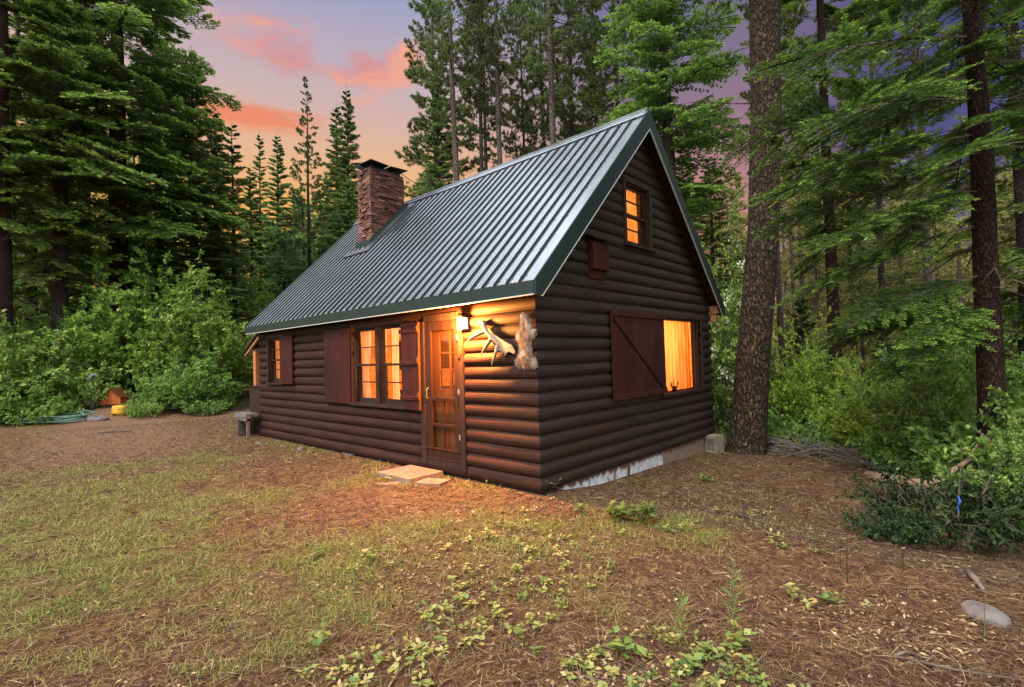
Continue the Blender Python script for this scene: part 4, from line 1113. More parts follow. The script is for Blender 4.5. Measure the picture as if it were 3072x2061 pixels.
# ================================================================== VEGETATION
def nrm(v): return v / (np.linalg.norm(v, axis=-1, keepdims=True) + 1e-9)
def blades(P, Dv, L, Wd, Nn, mid=0.42, lift=0.0):
    """rhombic leaf / needle-spray quads"""
    S = nrm(np.cross(Dv, Nn)); U = nrm(np.cross(S, Dv))
    m_ = P + Dv * (L * mid)[:, None] + U * (L * lift)[:, None]
    return np.stack([P, m_ + S * (Wd / 2)[:, None], P + Dv * L[:, None], m_ - S * (Wd / 2)[:, None]], 1)
def ribbon(A, B, wd, r):
    Dv = nrm(B - A); S = nrm(np.cross(Dv, r.normal(size=A.shape))) * (wd / 2)[:, None]
    return np.stack([A - S, A + S, B + S * 0.5, B - S * 0.5], 1)
def fir_bough(L, r, sec_step=0.10, ratio=0.42, tw_step=0.06, tw_len=0.12, tw_w=0.040, inner=0.12, ang=52):
    n = int(L * (1 - inner) / sec_step)
    t = np.repeat(inner + (1 - inner) * (np.arange(n) + r.random(n) * 0.6) / n, 2)
    side = np.tile([1, -1], n)
    x = t * L; zc = lambda q: 0.10 * q - 0.16 * q * q / L
    A = np.stack([x, r.normal(0, 0.01, 2 * n), zc(x)], 1)
    sl = (ratio * L * (1 - t) ** 0.7 * sst(t, inner - 0.1, inner + 0.25) + 0.10) * r.uniform(0.65, 1.15, 2 * n)
    a = np.radians(r.normal(ang, 8, 2 * n)) * side
    Dv = np.stack([np.cos(a), np.sin(a), r.normal(0.02, 0.10, 2 * n)], 1); Dv = nrm(Dv)
    sticksA = [A]; sticksB = [A + Dv * sl[:, None] + np.stack([0 * sl, 0 * sl, -0.22 * sl ** 2], 1)]
    Ps, Ds, Ls, Ts = [], [], [], []
    kmax = int(sl.max() / tw_step) + 1
    for k in range(kmax):
        s_ = (k + 0.7) * tw_step
        ok = sl > s_ * 0.98
        if not ok.any(): break
        f = s_ / sl[ok]
        base = A[ok] + Dv[ok] * s_; base[:, 2] -= 0.22 * s_ ** 2
        for sg in (1, -1, 0):
            da = np.radians(r.normal(46, 9, ok.sum())) * sg
            c, s2 = np.cos(da), np.sin(da)
            d2 = np.stack([Dv[ok][:, 0] * c - Dv[ok][:, 1] * s2, Dv[ok][:, 0] * s2 + Dv[ok][:, 1] * c, Dv[ok][:, 2] - 0.44 * s_ * 0.6 + r.normal(0.0, 0.16, ok.sum())], 1)
            if sg == 0:
                if k % 2: continue
                d2[:, 2] += 0.25
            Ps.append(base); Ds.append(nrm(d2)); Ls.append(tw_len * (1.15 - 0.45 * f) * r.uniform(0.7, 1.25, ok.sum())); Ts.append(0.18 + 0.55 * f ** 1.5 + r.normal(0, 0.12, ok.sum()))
    P = np.concatenate(Ps); Dd = np.concatenate(Ds); Ll = np.concatenate(Ls); Tt = np.concatenate(Ts)
    # tip of the leader
    q = np.linspace(0.75, 1.0, 8) * L
    P = np.concatenate([P, np.stack([q, 0 * q, zc(q)], 1)]); Dd = np.concatenate([Dd, nrm(np.stack([np.ones(8), r.normal(0, 0.5, 8), r.normal(0.05, 0.2, 8)], 1))])
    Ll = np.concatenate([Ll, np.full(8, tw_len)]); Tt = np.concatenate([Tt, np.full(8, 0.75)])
    q = np.linspace(0, 1, 6) * L; ax = np.stack([q, 0 * q, zc(q)], 1)
    return dict(P=P, D=Dd, L=Ll, W=np.full(len(P), tw_w) * r.uniform(0.8, 1.2, len(P)), T=Tt, len=L,
                SA=np.concatenate([ax[:-1], ax[:-1], sticksA[0]]), SB=np.concatenate([ax[1:], ax[1:], sticksB[0]]),
                SW=np.concatenate([np.full(5, 0.020 * L ** 0.5), np.full(5, 0.020 * L ** 0.5), np.full(2 * n, 0.009)]))
def pine_branch(L, r, subs=10, nd=18, nl=0.16, nw=0.034, bare=0.30):
    q = np.linspace(0, 1, 7) * L; zc = lambda q: 0.05 * q + 0.16 * q * q / L
    wy = r.normal(0, 0.05); ax = np.stack([q, wy * q * q / L + 0.03 * np.sin(q * 5), zc(q)], 1)
    SA = [ax[:-1], ax[:-1]]; SB = [ax[1:], ax[1:]]; SW = [np.linspace(0.035, 0.012, 6) * L ** 0.6] * 2
    Ps, Ds, Ls, Ts = [], [], [], []
    def tuft(p, d, n):
        v = nrm(d[None] * r.uniform(0.4, 1.1, (n, 1)) + r.normal(0, 0.55, (n, 3)) + np.array([0, 0, 0.15]))
        Ps.append(p[None] - d * 0.12 * r.random((n, 1))); Ds.append(v); Ls.append(nl * r.uniform(0.7, 1.2, n)); Ts.append(r.normal(0.45, 0.22, n))
    for k in range(subs):
        t = bare + (1 - bare) * (k + r.random() * 0.8) / subs
        p0 = np.array([t * L, 0.0, zc(t * L)]); a = math.radians(r.normal(48, 12)) * (1 if k % 2 else -1)
        sl = L * 0.38 * (1.1 - t) * r.uniform(0.6, 1.3) + 0.12
        d = nrm(np.array([math.cos(a), math.sin(a), r.normal(0.25, 0.2)])); p1 = p0 + d * sl
        SA.append(p0[None]); SB.append(p1[None]); SW.append(np.array([0.012]))
        for f in (0.45, 0.75, 1.0):
            if r.random() < 0.85: tuft(p0 + d * sl * f, nrm(d + r.normal(0, 0.25, 3)), nd)
    tuft(ax[-1], np.array([1, 0, 0.3]), nd + 5)
    P = np.concatenate(Ps)
    return dict(P=P, D=np.concatenate(Ds), L=np.concatenate(Ls), W=np.full(len(P), nw), T=np.concatenate(Ts), len=L,
                SA=np.concatenate(SA), SB=np.concatenate(SB), SW=np.concatenate(SW))
def dead_branch(L, r):
    q = np.linspace(0, 1, 6) * L; b = r.uniform(-0.25, 0.05)
    ax = np.stack([q, r.normal(0, 0.06) * q * q / L, b * q - 0.12 * q * q / L + 0.02 * np.sin(q * 6)], 1)
    SA = [ax[:-1], ax[:-1]]; SB = [ax[1:], ax[1:]]; SW = [np.linspace(0.030, 0.007, 5) * min(1.3, L) ** 0.5] * 2
    for k in range(int(4 + L * 5)):
        t = r.uniform(0.25, 1); i = min(4, int(t * 5)); p = ax[i] + (ax[i + 1] - ax[i]) * (t * 5 - i)
        d = nrm(np.array([r.uniform(0.3, 1), r.normal(0, 0.7), r.normal(-0.2, 0.3)])); p1 = p + d * L * r.uniform(0.08, 0.28)
        SA.append(p[None]); SB.append(p1[None]); SW.append(np.array([0.007]))
    return dict(P=np.zeros((0, 3)), D=np.zeros((0, 3)), L=np.zeros(0), W=np.zeros(0), T=np.zeros(0), len=L,
                SA=np.concatenate(SA), SB=np.concatenate(SB), SW=np.concatenate(SW))
def crown_mesh(name, mats, placed, r, flat=0.75):
    """placed: list of (proto, origin, azimuth, pitch, scale, tint shift)"""
    VV, TT, MI = [], [], []
    for (b, o, az, pit, sc, ts) in placed:
        ca, sa, cp, sp = math.cos(az), math.sin(az), math.cos(pit), math.sin(pit)
        roll = r.normal(0, 0.18); cr, sr = math.cos(roll), math.sin(roll)
        Rm = np.array([[ca, -sa, 0], [sa, ca, 0], [0, 0, 1]]) @ np.array([[cp, 0, -sp], [0, 1, 0], [sp, 0, cp]]) @ np.array([[1, 0, 0], [0, cr, -sr], [0, sr, cr]])
        o = np.asarray(o, float)
        if len(b['P']):
            P = (b['P'] * sc) @ Rm.T + o; Dv = b['D'] @ Rm.T
            Nn = nrm(np.array([0, 0, 1.0]) + r.normal(0, flat, P.shape))
            s2 = sc ** 0.5
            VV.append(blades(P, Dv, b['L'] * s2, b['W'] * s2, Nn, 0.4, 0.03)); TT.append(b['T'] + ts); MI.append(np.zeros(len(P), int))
        A = (b['SA'] * sc) @ Rm.T + o; B = (b['SB'] * sc) @ Rm.T + o
        VV.append(ribbon(A, B, b['SW'] * sc ** 0.5, r)); TT.append(np.full(len(A), 0.5)); MI.append(np.ones(len(A), int))
    return quads_mesh(name, np.concatenate(VV), mats, np.concatenate(TT), np.concatenate(MI))
def fir_crown(name, mats, r, H, zb, R, nb, protos, pw=0.75, pit0=-0.30, pit1=0.35, dead=0, sparse=0.0, lo=0.55):
    pl = []
    for i in range(nb):
        t = ((i + r.random()) / nb)
        if r.random() < sparse: continue
        z_ = zb + (H - zb) * t ** 0.92
        full = R * ((1 - t) ** pw) * (lo + (1 - lo) * sst(t, 0.0, 0.18))
        Lb = full * r.uniform(0.50, 1.15) + 0.22
        b = protos[int(r.integers(len(protos)))]
        pl.append((b, (0, 0, z_), i * 2.39996 + r.normal(0, 0.35), pit0 + (pit1 - pit0) * t + r.normal(0, 0.08), Lb / b['len'], r.normal(0, 0.10)))
    for i in range(dead):
        L = r.uniform(0.5, 1.0) * R * 0.7; b = dead_branch(L, r)
        pl.append((b, (0, 0, r.uniform(0.12, 1.0) * zb + 0.8), r.random() * 6.28, r.uniform(-0.4, 0.1), 1.0, 0))
    # leader
    q = np.linspace(0, 1, 10)
    b = dict(P=np.stack([q * 0.9, 0 * q, 0 * q], 1), D=nrm(np.stack([0.6 + 0 * q, r.normal(0, .6, 10), r.normal(0, .6, 10)], 1)), L=np.full(10, .14), W=np.full(10, .03), T=np.full(10, .7), len=1.0,
             SA=np.zeros((1, 3)), SB=np.array([[0.95, 0, 0]]), SW=np.array([0.02]))
    pl.append((b, (0, 0, H - 0.4), 0, math.pi / 2, 1.0, 0))
    return crown_mesh(name, mats, pl, r)
def trunk_mesh(name, mt, path, rad, n=16, flare=0.0, rough=0.03, seg=0.25, seed=0, knots=False):
    """bark-ridged trunk along a path of 3D points"""
    path = np.array(path, float); rad = np.array(rad, float)
    ln = np.concatenate([[0], np.cumsum(np.linalg.norm(np.diff(path, axis=0), axis=1))])
    k = max(4, int(ln[-1] / seg)); s_ = np.linspace(0, ln[-1], k)
    c = np.stack([np.interp(s_, ln, path[:, i]) for i in range(3)], 1); rr = np.interp(s_, ln, rad)
    # soften corners of the path
    for _ in range(3): c[1:-1] = (c[:-2] + 2 * c[1:-1] + c[2:]) / 4
    a = np.linspace(0, 2 * math.pi, n, endpoint=False)
    A, S_ = np.meshgrid(a, s_)
    fl = 1 + flare * np.exp(-S_ / 0.55) * (0.75 + 0.5 * np.sin(A * 3 + seed) * np.exp(-S_ / 0.5) + 0.3 * np.sin(A * 5 + 1.3 * seed))
    u = A / (2 * math.pi) * 9
    nz = fbm(np.cos(A) * 2.3 + 7 + seed + 0.3 * S_, np.sin(A) * 2.3 + S_ * 0.7, 21, 4) - 0.5
    plates = np.abs(fbm(np.cos(A) * 5.5 + np.sin(A) * 2.1 + seed, np.sin(A) * 5.5 + S_ * 2.2, 23, 3) - 0.5) * 2
    Rr = rr[:, None] * (fl + rough * 2.0 * nz + rough * 1.4 * (plates - 0.3))
    V = np.stack([c[:, 0:1] + Rr * np.cos(A), c[:, 1:2] + Rr * np.sin(A), np.repeat(c[:, 2:3], n, 1)], -1).reshape(-1, 3)
    idx = np.arange(k * n).reshape(k, n); nx_ = np.roll(idx, -1, 1)
    Q = np.stack([idx[:-1], nx_[:-1], nx_[1:], idx[1:]], -1).reshape(-1, 4)
    me = bpy.data.meshes.new(name)
    me.vertices.add(len(V)); me.vertices.foreach_set('co', V.astype(np.float32).ravel())
    me.loops.add(len(Q) * 4); me.loops.foreach_set('vertex_index', Q.astype(np.int32).ravel())
    me.polygons.add(len(Q)); me.polygons.foreach_set('loop_start', np.arange(0, len(Q) * 4, 4, dtype=np.int32))
    me.materials.append(mt); me.update(calc_edges=True); me.polygons.foreach_set('use_smooth', [True] * len(Q))
    return me
def straight_trunk(name, mt, H, r0, r, lean=0.0, n=12, rough=0.05, flare=0.25):
    k = 7; zz = np.linspace(-0.4, H, k)
    P = [(lean * max(q, 0) + r.normal(0, 0.02), r.normal(0, 0.02), q) for q in zz]
    return trunk_mesh(name, mt, P, [max(0.012, r0 * (1 - max(q, 0) / H) ** 0.8 + 0.01) for q in zz], n, flare, rough, 0.5, int(r.integers(50)))

r = np.random.default_rng(11)
BL = [fir_bough(2.6, r, 0.080, 0.44, 0.062, 0.150, 0.062) for _ in range(4)]
BS = [fir_bough(1.2, r, 0.070, 0.50, 0.060, 0.115, 0.052, 0.08) for _ in range(4)]
BM = [fir_bough(1.9, r, 0.085, 0.36, 0.062, 0.150, 0.060, 0.30, 60) for _ in range(4)]
PB = [pine_branch(1.8, r) for _ in range(6)]
PBS = [pine_branch(1.0, r, 6, 14, 0.14, 0.03, 0.2) for _ in range(4)]
NB = [fir_bough(2.4, r, 0.055, 0.44, 0.030, 0.070, 0.017, 0.18) for _ in range(4)]

PROTO = {}
def proto(key, crown, trunk, H, R, extra=None): PROTO[key] = (crown, trunk, H, R, extra)
F = [M_FIR, M_TWIG]; FB = [M_FIRB, M_TWIG]; PN = [M_PINEN, M_TWIG]
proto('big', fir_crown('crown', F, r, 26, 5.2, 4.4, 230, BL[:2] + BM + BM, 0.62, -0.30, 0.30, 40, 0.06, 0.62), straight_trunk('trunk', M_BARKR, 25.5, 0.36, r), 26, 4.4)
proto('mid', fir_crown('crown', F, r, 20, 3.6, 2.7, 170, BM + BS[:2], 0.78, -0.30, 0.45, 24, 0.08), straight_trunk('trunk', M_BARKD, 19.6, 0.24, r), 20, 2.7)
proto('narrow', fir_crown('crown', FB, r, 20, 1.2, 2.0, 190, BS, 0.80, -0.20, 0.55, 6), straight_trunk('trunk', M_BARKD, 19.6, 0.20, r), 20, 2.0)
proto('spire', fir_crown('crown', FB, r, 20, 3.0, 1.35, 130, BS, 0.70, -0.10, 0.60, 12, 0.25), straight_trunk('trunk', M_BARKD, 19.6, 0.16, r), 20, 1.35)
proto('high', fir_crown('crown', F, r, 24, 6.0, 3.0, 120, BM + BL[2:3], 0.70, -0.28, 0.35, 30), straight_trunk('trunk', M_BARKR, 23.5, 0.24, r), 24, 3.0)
def pine_crown(name, r, H, zb, R, nb, dead, prot=None, shape=0.5, up0=0.0):
    pl = []
    for i in range(nb):
        t = (i + r.random()) / nb; z_ = zb + (H - zb) * t
        Lb = R * max(0.22, (1 - t) ** shape) * (0.5 + 0.5 * sst(t, 0, 0.2)) * r.uniform(0.6, 1.15)
        b = (prot or PB)[int(r.integers(len(prot or PB)))]
        pl.append((b, (0, 0, z_), i * 2.39996 + r.normal(0, 0.5), up0 - 0.10 + 0.55 * t + r.normal(0, 0.15), Lb / b['len'], r.normal(0, 0.12)))
    for i in range(dead):
        b = dead_branch(r.uniform(0.35, 0.8) * R, r); pl.append((b, (0, 0, r.uniform(0.18, 1.0) * zb), r.random() * 6.28, r.uniform(-0.3, 0.25), 1.0, 0))
    return crown_mesh(name, PN, pl, r, 1.0)
proto('pine', pine_crown('crown', r, 22, 9.0, 2.3, 110, 45), straight_trunk('trunk', M_BARKG, 21.5, 0.19, r, 0.0, 12, 0.05, 0.1), 22, 2.3)
proto('pine_low', pine_crown('crown', r, 22, 5.0, 2.0, 170, 25, None, 0.45), straight_trunk('trunk', M_BARKD, 21.5, 0.15, r, 0.0, 12, 0.05, 0.1), 22, 2.0)
proto('pine_gap', pine_crown('crown', r, 20, 6.0, 2.2, 85, 22, None, 0.75, 0.1), straight_trunk('trunk', M_BARKD, 19.5, 0.16, r, 0.0, 12, 0.05, 0.1), 20, 2.2)
proto('loose', fir_crown('crown', F, r, 22, 4.5, 2.3, 230, BS, 0.6, -0.15, 0.4, 40, 0.2), straight_trunk('trunk', M_BARKD, 21.6, 0.22, r), 22, 2.3)
proto('young', fir_crown('crown', FB, r, 6, 0.15, 1.5, 90, BS, 0.8, -0.1, 0.6), straight_trunk('trunk', M_BARKD, 5.8, 0.07, r), 6, 1.5)
KINDN = {'loose': 'fir_tree', 'big': 'fir_tree', 'mid': 'fir_tree', 'narrow': 'fir_tree', 'spire': 'fir_tree', 'high': 'fir_tree', 'young': 'young_fir', 'pine': 'pine_tree', 'pine_low': 'pine_tree', 'pine_gap': 'pine_tree'}
def tree(key, px, depth, label, ytop=None, H=None, Rm=None, rz=None, lean=(0, 0), group=None):
    crown, trunk, H0, R0, _ = PROTO[key]
    x, y, zg = spot(px, depth)
    if ytop is not None:
        zt = CAM[2] + depth * ((1073 - 0.0293 * (px - 1536)) - ytop) / FOC; H = zt - zg
    sz = H / H0; sx = (Rm / R0) if Rm else sz
    o = empty(KINDN[key], (x, y, zg)); o.rotation_euler = (lean[0], lean[1], rz if rz is not None else (px * 0.731 % 6.28)); o.scale = (sx, sx, sz)
    tag(o, label, 'young fir' if key == 'young' else ('pine' if key.startswith('pine') else 'fir'), group)
    link('trunk', trunk, o); link('crown', crown, o)
    return o
GL, GM, GBk, GR = 'tall firs on the left of the yard', 'conifers in the distance beyond the chimney', 'tall trunks behind the cabin roof', 'conifers down the bank on the right'
tree('big', 358, 23.0, 'largest fir on the left, reddish trunk and heavy layered boughs reaching out of the frame', H=30, Rm=5.6, rz=0.4, group=GL)
tree('mid', 178, 20.5, 'fir with a thin dark trunk standing in the shrubs at the left', H=28, Rm=3.3, group=GL)
tree('high', 12, 18.6, 'reddish trunked fir cut by the left edge of the photo', H=26, Rm=3.2, group=GL)
tree('mid', 480, 27.0, 'fir behind the right side of the largest left fir', H=23, Rm=3.2, group=GL)
tree('mid', 95, 24.0, 'fir far back between the two leftmost trunks', H=24, Rm=3.2, group=GL)
tree('mid', 262, 27.0, 'fir far back just left of the largest fir trunk', H=26, Rm=3.2, group=GL)
tree('mid', -190, 18.0, 'fir just outside the left edge, its boughs reaching into the corner', H=27, Rm=3.0, group=GL)
tree('mid', -420, 21.0, 'fir further off past the left edge of the photo', H=27, Rm=3.2, group=GL)
tree('narrow', 585, 25.0, 'fir sloping down at the right flank of the left group', ytop=150, Rm=2.5, group=GL)
tree('narrow', 655, 27.0, 'short dense fir at the right end of the left group', ytop=330, Rm=2.3, group=GL)
tree('spire', 706, 30.0, 'thin pointed fir top against the orange cloud band', ytop=366, Rm=1.7, group=GM)
tree('narrow', 760, 36.0, 'low dark fir between the orange sky and the shrubs', ytop=500, Rm=2.3, group=GM)
tree('spire', 788, 40.0, 'slender spire fir, narrowest against the orange sky', ytop=402, Rm=1.5, group=GM)
tree('narrow', 842, 36.0, 'full dark fir standing between the slender spire and the gappy pine', ytop=405, Rm=2.2, group=GM)
tree('pine_gap', 934, 33.0, 'gappy pine with a bare lower trunk, tallest in the middle of the sky', ytop=242, Rm=2.3, group=GM)
tree('narrow', 992, 40.0, 'low fir filling the gap right of the gappy pine', ytop=520, Rm=2.3, group=GM)
tree('narrow', 1024, 33.0, 'broad fir just left of the pointed fir behind the chimney', ytop=312, Rm=2.2, group=GM)
tree('narrow', 1056, 29.0, 'tall pointed fir directly behind the chimney', ytop=266, Rm=2.0, group=GM)
tree('narrow', 890, 44.0, 'far fir low behind the gappy pine', ytop=560, Rm=2.5, group=GM)
# behind the cabin
tree('narrow', 1330, 21.5, 'dense green fir just right of the chimney', ytop=190, Rm=1.75, group=GBk)
tree('pine_low', 1322, 24.0, 'loose pine rising above the dense fir right of the chimney', H=23, Rm=2.0, group=GBk)
tree('pine', 1396, 19.0, 'thick brown leaning trunk right of the dense fir', H=25, Rm=1.9, lean=(0.0, 0.028), group=GBk)
tree('pine', 1456, 21.0, 'left trunk of the crossing pair of thin trunks above the ridge', H=24, Rm=1.5, lean=(0, -0.012), group=GBk)
tree('pine', 1472, 23.0, 'right trunk of the crossing pair of thin trunks above the ridge', H=25, Rm=1.5, lean=(0, 0.012), group=GBk)
tree('pine', 1516, 19.5, 'straight dark trunk between the crossing pair and the pale trunk', H=26, Rm=1.7, group=GBk)
tree('pine_low', 1590, 26.0, 'very thin pine left of the pale trunk', H=24, Rm=1.4, group=GBk)
tree('pine_low', 1650, 25.0, 'dark pine close behind the pale trunk', H=26, Rm=2.0, group=GBk)
tree('pine', 1680, 16.5, 'pale grey trunk rising from the middle of the roof ridge', H=25, Rm=1.7, group=GBk)
tree('pine_low', 1740, 22.0, 'leafy pine right of the pale trunk', H=25, Rm=2.2, group=GBk)
tree('pine_low', 1812, 25.0, 'slim pine midway between the pale trunk and the gable peak', H=27, Rm=2.1, group=GBk)
tree('pine_low', 1880, 20.0, 'pine left of the gable peak', H=25, Rm=2.1, group=GBk)
tree('loose', 2028, 14.5, 'dark fir whose boughs spread above the gable peak', H=22, Rm=2.2, rz=1.0, group=GBk)
tree('mid', 2150, 19.0, 'lighter green fir between the right roof slope and the big trunk', ytop=470, Rm=1.9, group=GBk)
tree('narrow', 2070, 22.0, 'fir hidden low behind the right roof slope', ytop=420, Rm=1.9, group=GBk)
# right
tree('high', 2507, 14.5, 'fir with a straight brown trunk between the big trunk and the near fir', H=23, Rm=2.3, group=GR)
tree('pine', 2345, 19.0, 'bluish grey bare trunk just right of the big trunk', H=22, Rm=1.5, group=GR)
tree('pine', 2415, 27.0, 'slim trunk far back over the small fir', H=22, Rm=1.9, group=GR)
tree('pine_low', 2655, 22.0, 'slim dark trunk far back between the two right firs', H=23, Rm=2.2, group=GR)
tree('pine', 2795, 17.0, 'brown trunk behind the left boughs of the near fir', H=22, Rm=1.9, group=GR)
tree('mid', 3090, 11.5, 'fir at the right edge beyond the near fir', H=20, Rm=2.3, group=GR)
tree('young', 2408, 17.5, 'small pointed fir above the bright green bush', ytop=885, Rm=1.15, group=GR)
tree('young', 2650, 14.0, 'young fir low among the shrubs right of the bright bush', ytop=1010, Rm=1.3, group=GR)

# the big leaning trunk beside the cabin
k_ = 1.3145
cp = [(1703, 1035), (1706, 985), (1712, 900), (1728, 700), (1743, 500), (1748, 250), (1745, 0)]
wd_ = [80, 78, 74, 68, 65.5, 65, 64.5]
bd = 9.75
pth = [at(x * k_, y * k_, bd) for x, y in cp]; rad_ = [w_ * k_ * bd / FOC / 2 for w_ in wd_]
base = pth[0].copy(); base[2] = gzf(base[0], base[1]); pth[0] = base
dv = pth[-1] - pth[-2]
for q in (1.0, 2.2, 4.5): pth.append(pth[6] + dv * q); rad_.append(rad_[6] * (1 - 0.17 * q))
o = empty('pine_tree', tuple(base)); tag(o, 'massive dark pine trunk with lichen flecked bark leaning beside the cabin', 'pine')
loc = [p - base for p in pth]; loc.insert(0, loc[0] - np.array([0, 0, 0.4])); rad_.insert(0, rad_[0])
link('trunk', trunk_mesh('trunk', M_BARK, loc, rad_, 56, 0.32, 0.055, 0.045, 3), o)
rb = np.random.default_rng(5); pl = []
def axis_at(zr): 
    P_ = np.array(loc); return np.array([np.interp(zr, P_[:, 2], P_[:, i]) for i in range(3)])
for i in range(26):
    zr = rb.uniform(3.6, 9.5); az = rb.choice([0.75, 0.4, 1.1, 3.7, -0.6, 2.9]) + rb.normal(0, 0.3)
    pl.append((dead_branch(rb.uniform(0.5, 1.7), rb), axis_at(zr), az, rb.uniform(-0.35, 0.25), 1.0, 0))
for q in pl: link('dead_branch', crown_mesh('dead_branch', PN, [q], rb), o)
pl = []
for i in range(70):
    zr = rb.uniform(9.6, 17.5); b = PB[int(rb.integers(6))]
    pl.append((b, axis_at(min(zr, 15.5)) + np.array([0, 0, max(0, zr - 15.5)]), rb.random() * 6.28, rb.uniform(-0.25, 0.4), rb.uniform(0.7, 1.7), 0))
link('crown', crown_mesh('crown', PN, pl, rb, 1.0), o)
b_ = BS[0]; link('green_sprig', crown_mesh('green_sprig', F, [(b_, axis_at(6.05), -0.75, -0.25, 0.33, 0.45), (b_, axis_at(6.0), -0.4, -0.3, 0.30, 0.45), (b_, axis_at(6.1), -1.0, -0.2, 0.28, 0.45)], rb), o)

# the near fir on the right
fd = 6.45
cp = [(2262, 1150), (2264, 900), (2250, 640), (2240, 350), (2222, 90), (2216, 0)]
wd_ = [56, 50, 46, 41, 33, 31]
pth = [at(x * k_, y * k_, fd) for x, y in cp]; rad_ = [w_ * k_ * fd / FOC / 2 for w_ in wd_]
base = pth[0].copy(); base[2] = gzf(base[0], base[1]); pth[0] = base
dv = pth[-1] - pth[-3]
for q in (1.2, 3.0, 6.0): pth.append(pth[5] + np.array([0, 0, 1.0]) * q); rad_.append(rad_[5] * (1 - 0.14 * q))
loc = [p - base for p in pth]; loc.insert(0, loc[0] - np.array([0, 0, 0.5])); rad_.insert(0, rad_[0])
o = empty('fir_tree', tuple(base)); tag(o, 'near fir on the right with dark red trunk and broad drooping boughs', 'fir')
link('trunk', trunk_mesh('trunk', M_BARKR, loc, rad_, 32, 0.18, 0.05, 0.07, 9), o)
rb = np.random.default_rng(21); pl = []
left_az = math.atan2(-0.677, -0.735)     # towards the left of the photo
N_ = 66
for i in range(N_):
    t = (i + rb.random()) / N_; zr = 2.15 + t * 10.0
    az = i * 2.39996 + rb.normal(0, 0.3)
    if 2.9 < zr < 3.9 and rb.random() < 0.75: continue          # the thin, half-bare band of the crown
    Lb = (2.55 - 1.25 * t) * rb.uniform(0.7, 1.15)
    # boughs that would hang straight in front of the lens are shorter
    toward = math.cos(az - math.atan2(-0.736, 0.677)); Lb *= 1 - 0.35 * max(0, toward)
    b = NB[int(rb.integers(4))]
    pl.append((b, axis_at(zr), az, -0.34 + 0.35 * t + rb.normal(0, 0.08), Lb / b['len'], rb.normal(0, 0.10)))
for (zr, da, Lb, pit) in ((6.0, 0.1, 3.0, -0.12), (5.5, -0.25, 3.1, -0.16), (5.2, 0.35, 2.9, -0.18), (4.75, 0.05, 3.0, -0.22), (4.4, -0.35, 2.7, -0.2), (4.0, 0.25, 2.7, -0.25), (3.6, -0.1, 2.7, -0.3), (2.95, 0.15, 2.1, -0.26), (2.7, -0.3, 2.0, -0.28), (2.45, 0.4, 1.7, -0.3), (2.6, -0.6, 1.8, -0.26),
                          (4.6, 2.9, 2.0, -0.2), (5.2, 3.4, 2.0, -0.15), (2.4, 3.1, 1.8, -0.25)):
    b = NB[int(rb.integers(4))]; pl.append((b, axis_at(zr), left_az + da, pit, Lb / b['len'], 0.05))
for i in range(46):
    zr = rb.uniform(1.9, 7.5); pl.append((dead_branch(rb.uniform(0.6, 2.1), rb), axis_at(zr), rb.random() * 6.28, rb.uniform(-0.45, 0.1), 1.0, 0))
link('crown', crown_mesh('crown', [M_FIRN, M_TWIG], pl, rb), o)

# dead grey snag leaning at the upper left
o = empty('dead_snag', spot(-20, 21)); tag(o, 'dead grey leaning snag at the upper left', 'snag')
b0 = np.array(o.location); P_ = [b0 - [0, 0, .3], at(-10, 900, 21), at(0, 680, 21), at(40, 330, 21), at(58, 0, 21), at(66, -200, 21)]
link('trunk', trunk_mesh('trunk', M_DEAD, [p - b0 for p in P_], [0.12, 0.11, 0.10, 0.09, 0.07, 0.05], 10, 0, 0.06, 0.4, 2), o)
pl = [(dead_branch(rb.uniform(0.5, 1.6), rb), P_[3] - b0 + (P_[4] - P_[3]) * rb.uniform(-0.9, 1.2), rb.random() * 6.28, rb.uniform(-0.3, 0.6), 1.0, 0) for _ in range(16)]
for q in pl: link('dead_branch', crown_mesh('dead_branch', [M_DEAD, M_DEAD], [q], rb), o)

